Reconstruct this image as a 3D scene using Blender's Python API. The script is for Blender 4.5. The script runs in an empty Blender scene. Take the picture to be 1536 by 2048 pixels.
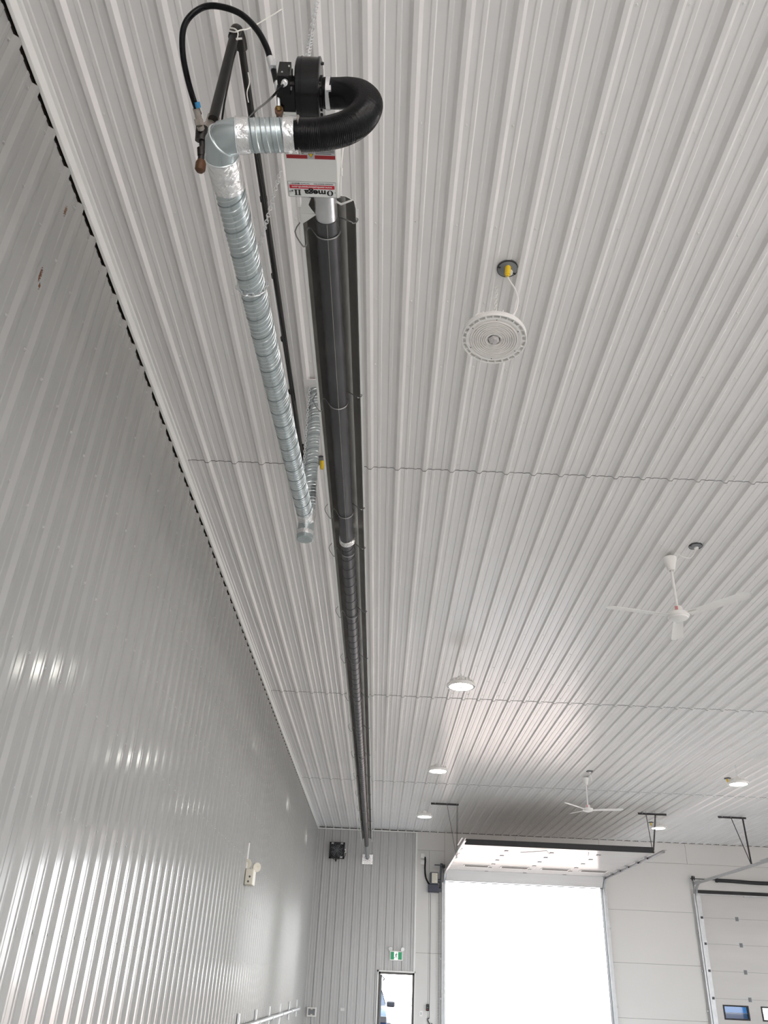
import bpy, bmesh, math, random
from mathutils import Vector, Matrix
random.seed(7)
C = bpy.context.scene.collection
PI = math.pi
# ---------------------------------------------------------------- camera calibration (1536 x 2048)
F = 1605.34
R = Matrix(((0.9991231491969829, -0.039941192809819004, 0.012555232201450042),
            (-0.009307648993203509, -0.504264363698434, -0.8634991714958578),
            (0.040820343076985316, 0.8626251518595677, -0.5041939576892357)))
CAM = Vector((1.825, 0.0, 1.752))
H = 5.48          # ceiling
D = 24.325        # far wall
PIT = 0.2286      # rib pitch
RX, RY0 = 17.0, -9.0   # right wall, rear wall

def ray(u, v): return R @ Vector(((u-768)/F, -(v-1024)/F, -1.0))
def at(u, v, ax, val):
    d = ray(u, v); return CAM + d*((val-CAM[ax])/d[ax])
def dep(u, v, d): return CAM + ray(u, v)*d

# ---------------------------------------------------------------- materials
M = {}
def mat(name, col, rough=.5, metal=0., var=0., vscale=8., bump=0., bscale=40., spec=.5, emit=None, estr=0., coat=0., stretch=None):
    m = bpy.data.materials.new(name); m.use_nodes = True
    nt = m.node_tree; b = nt.nodes['Principled BSDF']
    b.inputs['Base Color'].default_value = (*col, 1)
    b.inputs['Roughness'].default_value = rough
    b.inputs['Metallic'].default_value = metal
    b.inputs['Specular IOR Level'].default_value = spec
    b.inputs['Coat Weight'].default_value = coat
    tc = nt.nodes.new('ShaderNodeTexCoord')
    mp = nt.nodes.new('ShaderNodeMapping'); nt.links.new(tc.outputs['Object'], mp.inputs['Vector'])
    if stretch: mp.inputs['Scale'].default_value = stretch
    if var:
        n = nt.nodes.new('ShaderNodeTexNoise'); n.inputs['Scale'].default_value = vscale; n.inputs['Detail'].default_value = 4
        nt.links.new(mp.outputs[0], n.inputs['Vector'])
        r = nt.nodes.new('ShaderNodeValToRGB')
        r.color_ramp.elements[0].position = .3; r.color_ramp.elements[1].position = .7
        r.color_ramp.elements[0].color = (*[max(0, c*(1-var)) for c in col], 1)
        r.color_ramp.elements[1].color = (*[min(1, c*(1+var)) for c in col], 1)
        nt.links.new(n.outputs['Fac'], r.inputs[0]); nt.links.new(r.outputs[0], b.inputs['Base Color'])
    if bump:
        n2 = nt.nodes.new('ShaderNodeTexNoise'); n2.inputs['Scale'].default_value = bscale; n2.inputs['Detail'].default_value = 5
        nt.links.new(mp.outputs[0], n2.inputs['Vector'])
        bp = nt.nodes.new('ShaderNodeBump'); bp.inputs['Strength'].default_value = bump; bp.inputs['Distance'].default_value = .01
        nt.links.new(n2.outputs['Fac'], bp.inputs['Height']); nt.links.new(bp.outputs[0], b.inputs['Normal'])
    if emit:
        b.inputs['Emission Color'].default_value = (*emit, 1); b.inputs['Emission Strength'].default_value = estr
    M[name] = m; return m

mat('ceil_white', (.815, .80, .79), .25, var=.02, vscale=.8)
mat('wall_white', (.50, .495, .49), .25, var=.025, vscale=.7)
mat('wall_shaded', (.385, .387, .378), .16, var=.025, vscale=.7)  # ribbed sheet darkened for the left wall, its dimmer light put into the colour
mat('panel_white', (.68, .665, .645), .45, var=.02, vscale=.6)
mat('trim_white', (.84, .84, .82), .35, var=.01)
mat('seam_dark', (.06, .06, .058), .8, var=.2)
mat('gap_shade', (.035, .025, .02), .9, var=.4, vscale=30)  # shade and rust of the gaps put into one dark brown
mat('screw_white', (.74, .74, .72), .35, var=.05)
mat('screw', (.55, .56, .55), .35, metal=.5, var=.1)
mat('concrete', (.585, .585, .57), .45, var=.08, vscale=.6)
mat('ground', (.30, .225, .185), .8, var=.12, vscale=.4)
mat('galv', (.49, .55, .56), .27, metal=.85, var=.07, vscale=9)
mat('galv_seam', (.25, .28, .29), .5, metal=.6, var=.1)
mat('galv_ridge', (.74, .79, .80), .25, metal=.85, var=.05)
mat('foil', (.84, .84, .84), .22, metal=.9, var=.06, vscale=30, bump=.9, bscale=45)
mat('steel', (.44, .45, .46), .38, metal=.55, var=.08)
mat('bright_steel', (.66, .66, .67), .28, metal=.92, var=.08)
mat('zinc', (.72, .73, .74), .35, metal=.6, var=.08)
mat('dark_tube', (.085, .085, .09), .42, metal=.55, var=.12, vscale=5)
mat('grey_tube', (.32, .33, .34), .45, metal=.2, var=.06)
mat('dark_seam', (.012, .012, .012), .6, var=.1)
mat('bright_seam', (.62, .58, .50), .35, metal=.7, var=.1)
mat('reflector', (.70, .68, .65), .28, metal=.9, var=.05)
mat('reflector_lip', (.86, .86, .84), .45, metal=.1, var=.03)
mat('wire', (.30, .30, .30), .4, metal=.7, var=.1)
mat('white_enamel', (.82, .82, .79), .35, var=.01)
mat('black_paint', (.005, .005, .0055), .16, var=.1, spec=.35)
mat('black_rubber', (.004, .004, .005), .2, spec=.22, var=.15)
mat('black_matte', (.02, .02, .022), .6, var=.15)
mat('black_pipe', (.010, .008, .007), .42, metal=.1, var=.3, vscale=14)
mat('rust_pipe', (.10, .045, .022), .5, metal=.3, var=.4, vscale=20)
mat('brass', (.55, .36, .12), .3, metal=.9, var=.1)
mat('dull_metal', (.42, .38, .34), .4, metal=.7, var=.15, vscale=30)
mat('blue_tape', (.03, .22, .45), .5, var=.1)
mat('yellow', (.80, .55, .02), .45, var=.05)
mat('white_plastic', (.86, .85, .83), .4, var=.02)
mat('cream_plastic', (.74, .70, .60), .45, var=.02)
mat('lens_off', (.86, .835, .81), .22, var=.02)
mat('lens_grey', (.60, .58, .58), .3, var=.02)
mat('lamp_on', (.9, .9, .85), .4, emit=(1.0, .985, .90), estr=34)
mat('string_white', (.82, .82, .78), .8, var=.05)
mat('label_white', (.86, .86, .85), .4, var=.01)
mat('ink', (.008, .008, .008), .5, var=.1)
mat('sticker_pink', (.62, .25, .25), .4, var=.05)
mat('label_red', (.62, .02, .04), .4, var=.03)
mat('label_darkred', (.33, .015, .02), .4, var=.05)
mat('label_grey', (.48, .48, .48), .4, var=.05)
mat('exit_green', (.0, .20, .075), .35, var=.03, emit=(0, .30, .11), estr=.2)
mat('exit_figure', (.0, .07, .03), .4, var=.03)
mat('exit_white', (.85, .87, .85), .35, var=.01, emit=(.85, .9, .86), estr=.5)
mat('door_white', (.60, .585, .57), .2, spec=.18, var=.03, vscale=3, stretch=(.15, 6, 1))
mat('dark_grey', (.07, .075, .085), .5, var=.1)
mat('mid_grey', (.20, .21, .22), .5, var=.08)
mat('navy', (.015, .02, .05), .35, var=.1)
mat('jamb_dark', (.06, .055, .05), .35, metal=.3, var=.2)
mat('car_white', (.80, .80, .80), .2, var=.01, coat=.5)
mat('car_blue', (.018, .04, .10), .4, var=.05, spec=.12)
mat('car_glass', (.012, .018, .03), .15, var=.05, spec=.3)
mat('tyre', (.03, .03, .03), .8, var=.1)
mat('headlight', (.06, .062, .068), .3, var=.05, spec=.3)
mat('mirror_grey', (.018, .02, .026), .5, var=.05, spec=.2)
def glass(name, col):
    m = bpy.data.materials.new(name); m.use_nodes = True; nt = m.node_tree
    nt.nodes.remove(nt.nodes['Principled BSDF']); out = nt.nodes['Material Output']
    t = nt.nodes.new('ShaderNodeBsdfTransparent'); t.inputs[0].default_value = (*col, 1)
    g = nt.nodes.new('ShaderNodeBsdfGlossy'); g.inputs['Roughness'].default_value = .03
    mx = nt.nodes.new('ShaderNodeMixShader'); fr = nt.nodes.new('ShaderNodeFresnel')
    nt.links.new(fr.outputs[0], mx.inputs[0]); nt.links.new(t.outputs[0], mx.inputs[1]); nt.links.new(g.outputs[0], mx.inputs[2])
    nt.links.new(mx.outputs[0], out.inputs[0]); M[name] = m
glass('blue_glass', (.045, .12, .20)); glass('clear_glass', (.8, .85, .87)); glass('smoke_glass', (.10, .10, .11))

# left wall: paint plus a few rust streaks of their own shape
def rust_on(m, centre, halfw, halfh):
    nt = m.node_tree; b = nt.nodes['Principled BSDF']
    src = b.inputs['Base Color'].links[0].from_socket
    geo = nt.nodes.new('ShaderNodeNewGeometry')
    sub = nt.nodes.new('ShaderNodeVectorMath'); sub.operation = 'SUBTRACT'; sub.inputs[1].default_value = centre
    nt.links.new(geo.outputs['Position'], sub.inputs[0])
    div = nt.nodes.new('ShaderNodeVectorMath'); div.operation = 'DIVIDE'; div.inputs[1].default_value = (1, halfw, halfh)
    nt.links.new(sub.outputs[0], div.inputs[0])
    ln = nt.nodes.new('ShaderNodeVectorMath'); ln.operation = 'LENGTH'; nt.links.new(div.outputs[0], ln.inputs[0])
    ns = nt.nodes.new('ShaderNodeTexNoise'); ns.inputs['Scale'].default_value = 120
    nt.links.new(geo.outputs['Position'], ns.inputs['Vector'])
    ad = nt.nodes.new('ShaderNodeMath'); ad.operation = 'ADD'; nt.links.new(ln.outputs['Value'], ad.inputs[0])
    mu = nt.nodes.new('ShaderNodeMath'); mu.operation = 'MULTIPLY_ADD'; mu.inputs[1].default_value = 2.4; mu.inputs[2].default_value = -1.2
    nt.links.new(ns.outputs['Fac'], mu.inputs[0]); nt.links.new(mu.outputs[0], ad.inputs[1])
    lt = nt.nodes.new('ShaderNodeMath'); lt.operation = 'LESS_THAN'; lt.inputs[1].default_value = .85
    nt.links.new(ad.outputs[0], lt.inputs[0])
    mx = nt.nodes.new('ShaderNodeMix'); mx.data_type = 'RGBA'; mx.inputs[7].default_value = (.16, .065, .03, 1)
    nt.links.new(lt.outputs[0], mx.inputs[0]); nt.links.new(src, mx.inputs[6]); nt.links.new(mx.outputs[2], b.inputs['Base Color'])
for (u, v, w, h_) in ((132, 422, .014, .04), (82, 548, .015, .05), (80, 572, .010, .02)):
    p = at(u, v, 0, .003); rust_on(M['wall_shaded'], (0.003, p.y, p.z), w, h_)

# ---------------------------------------------------------------- mesh builder
class MB:
    def __init__(s): s.v = []; s.f = []; s.m = []
    def face(s, idx, mi=0): s.f.append(tuple(idx)); s.m.append(mi)
    def add(s, vs, fs, mi=0):
        o = len(s.v); s.v += [tuple(p) for p in vs]
        for f in fs: s.face([o+i for i in f], mi)
        return s
    def quad(s, a, b, c, d, mi=0): return s.add([a, b, c, d], [(0, 1, 2, 3)], mi)
    def box(s, x0, x1, y0, y1, z0, z1, mi=0, mtx=None):
        vs = [Vector(p) for p in ((x0,y0,z0),(x1,y0,z0),(x1,y1,z0),(x0,y1,z0),(x0,y0,z1),(x1,y0,z1),(x1,y1,z1),(x0,y1,z1))]
        if mtx: vs = [mtx @ p for p in vs]
        return s.add(vs, [(0,3,2,1),(4,5,6,7),(0,1,5,4),(1,2,6,5),(2,3,7,6),(3,0,4,7)], mi)
    def bar(s, a, b, w, t, up=(0,0,1), mi=0):
        a, b = Vector(a), Vector(b); d = (b-a); L = d.length; d.normalize()
        x = d.cross(Vector(up))
        if x.length < 1e-4: x = d.cross(Vector((1,0,0)))
        x.normalize(); y = x.cross(d)
        m = Matrix((( x.x, y.x, d.x, a.x),(x.y, y.y, d.y, a.y),(x.z, y.z, d.z, a.z),(0,0,0,1)))
        return s.box(-w/2, w/2, -t/2, t/2, 0, L, mi, m)
    def tube(s, pts, r, n=12, mi=0, cap=True, closed=False):
        pts = [Vector(p) for p in pts]; k = len(pts)
        rr = r if isinstance(r, (list, tuple)) else [r]*k
        tang = []
        for i in range(k):
            a = pts[(i-1) % k] if (closed or i > 0) else pts[i]; b = pts[(i+1) % k] if (closed or i < k-1) else pts[i]
            tang.append((b-a).normalized())
        ref = Vector((0,0,1)) if abs(tang[0].z) < .9 else Vector((1,0,0))
        x = tang[0].cross(ref).normalized(); o = len(s.v)
        for i in range(k):
            x = (x - tang[i]*x.dot(tang[i]))
            x = x.normalized() if x.length > 1e-6 else tang[i].orthogonal().normalized()
            y = tang[i].cross(x)
            for j in range(n):
                a = 2*PI*j/n; s.v.append(tuple(pts[i] + (x*math.cos(a)+y*math.sin(a))*rr[i]))
        for i in range(k if closed else k-1):
            i2 = (i+1) % k
            for j in range(n):
                j2 = (j+1) % n; s.face((o+i*n+j, o+i*n+j2, o+i2*n+j2, o+i2*n+j), mi)
        if cap and not closed:
            s.face([o+j for j in range(n)][::-1], mi); s.face([o+(k-1)*n+j for j in range(n)], mi)
        return s
    def lathe(s, prof, n=32, mtx=None, mi=0, capa=False, capb=False):   # prof: (r, z) about z
        o = len(s.v); k = len(prof); mtx = mtx or Matrix()
        for (r, z) in prof:
            for j in range(n):
                a = 2*PI*j/n; s.v.append(tuple(mtx @ Vector((r*math.cos(a), r*math.sin(a), z))))
        for i in range(k-1):
            for j in range(n):
                j2 = (j+1) % n; s.face((o+i*n+j, o+i*n+j2, o+(i+1)*n+j2, o+(i+1)*n+j), mi)
        if capa: s.face([o+j for j in range(n)][::-1], mi)
        if capb: s.face([o+(k-1)*n+j for j in range(n)], mi)
        return s
    def prism(s, poly, ax0, ax1, axis='x', mi=0):    # poly: 2D outline extruded along an axis
        def p3(a, b, t): return {'x': (t, a, b), 'y': (a, t, b), 'z': (a, b, t)}[axis]
        n = len(poly); vs = [p3(a, b, ax0) for a, b in poly] + [p3(a, b, ax1) for a, b in poly]
        fs = [tuple(range(n))[::-1], tuple(range(n, 2*n))] + [(i, (i+1) % n, n+(i+1) % n, n+i) for i in range(n)]
        return s.add(vs, fs, mi)
    def build(s, name, mats, parent=None, smooth=False, bevel=0, origin=None):
        if isinstance(mats, str): mats = [mats]
        me = bpy.data.meshes.new(name); me.from_pydata(s.v, [], s.f)
        for m in mats: me.materials.append(M[m])
        for p, i in zip(me.polygons, s.m): p.material_index = i
        bm = bmesh.new(); bm.from_mesh(me); bmesh.ops.recalc_face_normals(bm, faces=bm.faces); bm.to_mesh(me); bm.free()
        if smooth:
            for p in me.polygons: p.use_smooth = True
            try: me.set_sharp_from_angle(angle=math.radians(38))
            except Exception: pass
        o = bpy.data.objects.new(name, me); C.objects.link(o)
        if parent is not None:
            o.parent = parent
        if origin is not None:                      # mesh given in world space, origin moved to the thing's base
            me.transform(Matrix.Translation(-Vector(origin))); o.location = origin
        if bevel:
            b = o.modifiers.new('bevel', 'BEVEL'); b.width = bevel; b.segments = 2; b.limit_method = 'ANGLE'
        return o

def tag(o, label, cat, group=None):
    o['label'] = label; o['category'] = cat
    if group: o['group'] = group
    return o
def thing(name, label, cat, loc=(0,0,0), group=None):
    o = bpy.data.objects.new(name, None); o.empty_display_size = .1; C.objects.link(o); o.location = loc
    return tag(o, label, cat, group)
def struct(o, label=None, cat=None):
    o['kind'] = 'structure'
    if label: o['label'] = label; o['category'] = cat
    return o
def part(mb, name, mats, root, **k):                # world-space mesh as a child of an Empty at root.location
    o = mb.build(name, mats, root, **k); o.data.transform(Matrix.Translation(-root.location)); return o
def sub(mb, name, mats, par, root, **k):
    o = mb.build(name, mats, par, **k); o.data.transform(Matrix.Translation(-root.location)); return o
def dup(root, loc, label=None, group=None, rot=None):
    r = root.copy(); C.objects.link(r); r.location = loc
    if rot is not None: r.rotation_euler = rot
    if label: r['label'] = label
    if group: r['group'] = group
    for ch in list(root.children):
        c = ch.copy(); C.objects.link(c); c.parent = r
        for g in list(ch.children):
            d = g.copy(); C.objects.link(d); d.parent = c
    return r
def bez(pts, n=8):                                  # Catmull-Rom through points
    pts = [Vector(p) for p in pts]; out = []
    for i in range(len(pts)-1):
        p0 = pts[max(i-1, 0)]; p1 = pts[i]; p2 = pts[i+1]; p3 = pts[min(i+2, len(pts)-1)]
        for j in range(n):
            t = j/n
            out.append(.5*((2*p1)+(p2-p0)*t+(2*p0-5*p1+4*p2-p3)*t*t+(3*p1-p0-3*p2+p3)*t**3))
    out.append(pts[-1]); return out
def helix(a, b, r, pitch, n=20, phase=0., turns=None):
    a, b = Vector(a), Vector(b); d = (b-a); L = d.length; d.normalize()
    x = d.orthogonal().normalized(); y = d.cross(x); N = int(L/pitch*n); out = []
    for i in range(N+1):
        s = L*i/N; t = 2*PI*(s/pitch)+phase
        out.append(a+d*s+(x*math.cos(t)+y*math.sin(t))*r)
    return out
def frame(o, x, y, z):
    return Matrix(((x[0],y[0],z[0],o[0]),(x[1],y[1],z[1],o[1]),(x[2],y[2],z[2],o[2]),(0,0,0,1)))
def along(a, b):
    a, b = Vector(a), Vector(b); d = (b-a).normalized(); x = d.orthogonal().normalized(); y = d.cross(x)
    return frame(a, x, y, d), (b-a).length
def chain(mb, pts, link=.032, w=.009, r=.0022):
    pts = [Vector(p) for p in pts]; segs = []; 
    L = [0]
    for i in range(len(pts)-1): L.append(L[-1]+(pts[i+1]-pts[i]).length)
    n = max(2, int(L[-1]/(link*.78)))
    def pos(s):
        for i in range(len(pts)-1):
            if s <= L[i+1] or i == len(pts)-2:
                t = (s-L[i])/max(1e-9, L[i+1]-L[i]); return pts[i].lerp(pts[i+1], t)
    for i in range(n):
        a = pos(L[-1]*i/n); b = pos(L[-1]*(i+1)/n); c = (a+b)/2; d = (b-a).normalized()
        x = d.orthogonal().normalized(); y = d.cross(x)
        s_ = (x+y).normalized() if i % 2 else (x-y).normalized()
        hl = link/2-w; loop = []
        for j in range(10):
            t = 2*PI*j/10
            loop.append(c + d*((hl if math.sin(t) >= 0 else -hl)+w*math.sin(t)) + s_*(w*math.cos(t)))
        mb.tube(loop, r, 5, closed=True)
    return mb
def text_mesh(txt, size, mtx, name, matname, par, bold=0., root=None, align='CENTER', sx=1., fit=None):
    cu = bpy.data.curves.new('txt', 'FONT'); cu.body = txt; cu.size = size; cu.align_x = align; cu.align_y = 'CENTER'
    cu.offset = bold; cu.extrude = .0004; cu.resolution_u = 4
    to = bpy.data.objects.new('txt', cu); C.objects.link(to)
    dg = bpy.context.evaluated_depsgraph_get(); me = bpy.data.meshes.new_from_object(to.evaluated_get(dg))
    bpy.data.objects.remove(to); bpy.data.curves.remove(cu)
    if fit:
        xs = [v.co.x for v in me.vertices]; c = (min(xs)+max(xs))/2
        me.transform(Matrix.Translation((-c, 0, 0))); sx = fit/(max(xs)-min(xs))
    me.transform(Matrix.Diagonal((sx, 1, 1, 1))); me.transform(mtx)
    if root is not None: me.transform(Matrix.Translation(-root.location))
    me.materials.clear(); me.materials.append(M[matname]); me.name = name
    o = bpy.data.objects.new(name, me); C.objects.link(o); o.parent = par
    return o

# ================================================================= ROOM SHELL
def prof(s0, s1, base, hr=.023):                             # ribbed sheet profile between s0 and s1, ribs at base+k*PIT
    pts = []
    k0 = math.floor((s0-base)/PIT)-1; k1 = math.ceil((s1-base)/PIT)+1
    for k in range(k0, k1+1):
        c = base+k*PIT
        pts += [(c-.031,0),(c-.012,hr),(c+.012,hr),(c+.031,0)]
        for q in (1/3, 2/3):
            e = c+PIT*q; pts += [(e-.015,0),(e-.009,.0042),(e+.009,.0042),(e+.015,0)]
    out = [p for p in pts if s0 < p[0] < s1]
    def val(s):
        for (a, b) in zip(pts, pts[1:]):
            if a[0] <= s <= b[0]: return a[1]+(b[1]-a[1])*(s-a[0])/max(1e-9, b[0]-a[0])
        return 0
    return [(s0, val(s0))]+out+[(s1, val(s1))]
CX0 = .007
seams = [RY0, -.40, 5.638, 11.86, 17.87, D]
mb = MB(); pr_ = prof(0., RX, CX0); n = len(pr_)
LAP = .0045
for j in range(len(seams)-1):
    y0, y1 = seams[j], seams[j+1]; o = len(mb.v)
    mb.v += [(s, y0, H-d-LAP) for s, d in pr_]+[(s, y1, H-d) for s, d in pr_]
    for i in range(n-1): mb.face((o+i, o+i+1, o+n+i+1, o+n+i), 0)
    if j:
        o = len(mb.v)
        mb.v += [(s, y0-.0005, H-d) for s, d in pr_]+[(s, y0-.0005, H-d-LAP-.0005) for s, d in pr_]
        for i in range(n-1): mb.face((o+i, o+i+1, o+n+i+1, o+n+i), 1)  # dark face stands in for shadow and dirt in the lap gap
mb.box(-.3, RX+.3, RY0-.3, D+.3, H+.004, H+.2, 2)
ceiling = struct(mb.build('ceiling', ['ceil_white', 'seam_dark', 'ceil_white']))

# left wall
mb = MB(); WB = 2.067+.045
pw = prof(RY0, D, WB, .0235); n = len(pw); ZT = H-.064; o = len(mb.v)
mb.v += [(d, s, 0) for s, d in pw]+[(d, s, ZT) for s, d in pw]
for i in range(n-1): mb.face((o+i, o+i+1, o+n+i+1, o+n+i), 0)
mb.box(-.25, -.012, RY0-.3, D+.3, 0, H+.004, 0)
mb.box(-.010, -.006, RY0, D, H-.12, H-.0, 1)  # dark sheet backs the gap under the trim, shade painted in
for k in range(-48, 98):
    yb = WB+k*PIT
    if yb < D-.1: mb.box(-.006, .012, yb-.012, yb+.012, H-.064, H-.04, 1)
wall_left = struct(mb.build('wall_left', ['wall_shaded', 'gap_shade']))

# far wall: ribbed sheet left of the doors, flat panels around the doors
mb = MB()
def ribx(x0, x1, z0, z1):
    pp = prof(x0, x1, CX0); n = len(pp); o = len(mb.v)
    mb.v.extend([(s, D-d, z0) for s, d in pp]+[(s, D-d, z1) for s, d in pp])
    for i in range(n-1): mb.face((o+i, o+i+1, o+n+i+1, o+n+i), 0)
MX0, MX1, MZ = 1.905, 2.845, 1.965
ribx(0, MX0-.03, 0, H-.02); ribx(MX0-.03, 2.84, MZ+.03, H-.02)
BX0, BX1, BZ = 3.64, 7.98, 4.20
CXA, CXB, CZ = 10.52, 14.86, 4.25
def panel(x0, x1, z0, z1, mi=1): mb.box(x0+.003, x1-.003, D-.004, D+.02, z0+.003, z1-.003, mi)
# backing (thickness of the wall), dark in the joints
for (x0, x1, z0, z1) in ((-.3, MX0, 0, H), (MX0, MX1, MZ, H), (MX1, BX0, 0, H), (BX0, BX1, BZ+.05, H), (BX1, CXA, 0, H), (CXA, CXB, CZ, H), (CXB, RX+.3, 0, H)):
    mb.box(x0, x1, D+.016, D+.24, z0, z1, 2)
PX0 = 2.862
panel(PX0, 3.63, 4.98, H-.012); panel(PX0, 3.20, 2.44, 4.98); panel(3.20, 3.63, 2.44, 4.98)
panel(PX0, 3.20, 0, 2.44); panel(3.20, 3.63, 0, 2.44)
panel(3.63, 5.64, 4.27, H-.012); panel(5.64, 8.0, 4.27, H-.012)
panel(8.0, 10.43, 4.93, H-.012); panel(10.43, 12.87, 4.93, H-.012); panel(12.87, RX, 4.93, H-.012)
panel(10.424, RX, 4.28, 4.93); mb.box(10.42, 10.5, D-.004, D+.02, .003, 4.28, 1)
for a, b in ((3.70, 4.93), (2.435, 3.70), (1.19, 2.435), (0, 1.19)):
    panel(8.0, 10.43, a, b); panel(10.43, 10.5, a, min(b, 4.28)) if False else None; panel(14.88, RX, a, min(b, 4.28))
mb.box(PX0, RX, D-.002, D+.016, H-.012, H+.002, 3)  # dark strip added for the shade where panels meet the ceiling ribs
wall_far = struct(mb.build('wall_far', ['wall_white', 'panel_white', 'seam_dark', 'gap_shade']))

# right and rear walls (behind the view) with unseen openings added to let daylight in
def holed(axis, c, lo, hi, holes, thick, name):
    m = MB(); xs = lo
    def bx(a, b, z0, z1):
        if axis == 'x': m.box(c, c+thick, a, b, z0, z1)
        else: m.box(a, b, c-thick, c, z0, z1)
    for (a, b, zt) in holes:
        bx(xs, a, 0, H); bx(a, b, zt, H); xs = b
    bx(xs, hi, 0, H)
    return struct(m.build(name, 'panel_white'))
holesR = [(5.5, 9.9, 4.25), (11.5, 15.9, 4.25)]
holesB = [(1.0, 5.4, 4.25), (6.2, 10.6, 4.25), (11.6, 16, 4.25)]
holed('x', RX, RY0-.3, D+.3, holesR, .25, 'wall_right')
holed('y', RY0, -.3, RX+.3, holesB, .25, 'wall_rear')
mb = MB(); mb.box(-.3, RX+.3, RY0-.3, D+.24, -.15, 0); struct(mb.build('floor', 'concrete'))
mb = MB(); mb.box(-60, 90, -80, 140, -.3, -.16); struct(mb.build('ground', 'ground'))

# trims
mb = MB()
TZ = H-.050
for (xa, za, xb, zb) in ((.014, TZ+.03, .014, TZ), (.014, TZ, .030, TZ+.002), (.030, TZ+.002, .047, H-.013), (.047, H-.013, .064, H-.011), (.064, H-.011, .076, H-.001)):
    mb.quad((xa, RY0, za), (xb, RY0, zb), (xb, D-.02, zb), (xa, D-.02, za))
struct(mb.build('trim_1', 'trim_white'))
mb = MB(); mb.box(.02, 2.86, D-.05, D-.018, H-.055, H-.026); mb.box(.02, 2.86, D-.03, D-.018, H-.026, H-.004, 1)  # upper strip coloured dark as the shadow line over the trim
struct(mb.build('trim_2', ['trim_white', 'gap_shade']))
mb = MB(); mb.box(2.815, 2.862, D-.03, D+.0, MZ+.03, H-.03); struct(mb.build('trim_3', 'trim_white'))

# ----- screws: the hundred that show largest as parts, the rest as one part
def screw_mb(nx=8):
    m = MB(); m.lathe([(.0085, 0), (.0085, .0016), (.0055, .002), (.0055, .0062), (.003, .0072)], nx, capb=True); return m
def screws(host, pts, mtx3, mt_='screw'):
    me0 = None; pts = sorted(pts, key=lambda p: (Vector(p)-CAM).length)
    for i, p in enumerate(pts[:100]):
        if me0 is None:
            o = screw_mb().build('screw', mt_, host); me0 = o
        else:
            o = me0.copy(); C.objects.link(o); o.parent = host
        o.matrix_local = Matrix.Translation(p) @ mtx3
    rest = MB(); base = screw_mb(6)
    for p in pts[100:]:
        mt = Matrix.Translation(p) @ mtx3
        rest.add([mt @ Vector(v) for v in base.v], base.f)
    if rest.v:
        o = rest.build('screw_field', mt_, host); o['kind'] = 'stuff'
def inview(p, mg=60):
    q = R.transposed() @ (Vector(p)-CAM)
    if q.z > -.3: return False
    u = 768+F*q.x/-q.z; v = 1024-F*q.y/-q.z
    return -mg < u < 1536+mg and -mg < v < 2048+mg
cp = []
for k in range(0, 72):
    for r_ in range(0, 38):
        y = 1.893+.6100*r_+(.19 if False else 0)
        p = (CX0+PIT*k+.047+random.uniform(-.004, .004), y+random.uniform(-.012, .012), H-.0015)
        if y < D and inview(p): cp.append(p)
for k in range(0, 60):
    for y in (5.70, 11.92, 17.93):
        p = (CX0+PIT*k+.047, y, H-.004)
        if inview(p): cp.append(p)
screws(ceiling, cp, Matrix.Rotation(PI, 4, 'X'), 'screw_white')
wp = []
for k in range(-4, 96):
    for z in (5.35, 4.94, 4.33, 3.722, 3.117, 2.505, 1.9, 1.29):
        p = (.0005, 2.067+PIT*k+random.uniform(-.003, .003), z+random.uniform(-.004, .004))
        if inview(p): wp.append(p)
screws(wall_left, wp, Matrix.Rotation(PI/2, 4, 'Y'))
fp = []
for k in range(1, 13):
    for z in (4.86, 4.25, 3.64, 3.03, 2.42, 1.81, 1.20):
        x = CX0+PIT*k-.05
        if not (z < 2.1 and x > 1.85): fp.append((x, D-.0005, z))
screws(wall_far, fp, Matrix.Rotation(PI/2, 4, 'X'))

# ================================================================= TUBE HEATER
TX, TZc = 1.467, 4.72
BXa, BXb, BYa, BYb, BZa, BZb = 1.315, 1.533, 1.90, 2.305, 4.65, 4.84
heater = thing('radiant_tube_heater', 'long radiant tube heater with white burner box and black blower hanging below ribbed ceiling', 'heater', (TX, 2.3, 4.6))
mb = MB(); mb.box(BXa, BXb, BYa, BYb, BZa, BZb)
mb.box(BXa-.004, BXb+.004, BYa-.012, BYa+.02, BZa-.004, BZb+.004)
burner = part(mb, 'burner_box', 'white_enamel', heater, bevel=.003)
for (x, y) in ((BXa+.02, BYa+.02), (BXb-.02, BYa+.02), (BXa+.012, BYb-.03), (BXb-.012, BYb-.03)):
    m2 = MB(); m2.lathe([(.005, 0), (.005, .003), (.003, .004)], 8, Matrix.Translation((x, y, BZa)) @ Matrix.Rotation(PI, 4, 'X'), capb=True)
    sub(m2, 'screw', 'screw', burner, heater)
# labels face down; they read from the far side
def down(x, y, z): return frame((x, y, z), (-1,0,0), (0,1,0), (0,0,-1))
def lp(u, v): q = at(u, v, 2, BZa-.001); return q.x, q.y
(xa, ya), (xb, yb) = lp(575, 362), lp(673, 396)
xm, ym = (xa+xb)/2, (ya+yb)/2
mb = MB(); mb.box(xa, xb, ya, yb, BZa-.0012, BZa-.0002)
mb.box(xa, xb, ya, ya+.0012, BZa-.0014, BZa-.001, 1); mb.box(xa, xb, yb-.0012, yb, BZa-.0014, BZa-.001, 1)
mb.box(xa, xa+.0012, ya, yb, BZa-.0014, BZa-.001, 1); mb.box(xb-.0012, xb, ya, yb, BZa-.0014, BZa-.001, 1)
lab = sub(mb, 'name_label', ['label_white', 'ink'], burner, heater)
LH = yb-ya; LW = xb-xa
mb = MB(); mb.box(xa+.006, xb-.006, ya+LH*.22, ya+LH*.45, BZa-.0018, BZa-.0012)
sub(mb, 'label_band', 'label_red', burner, heater)
ZL = BZa-.0022
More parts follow.
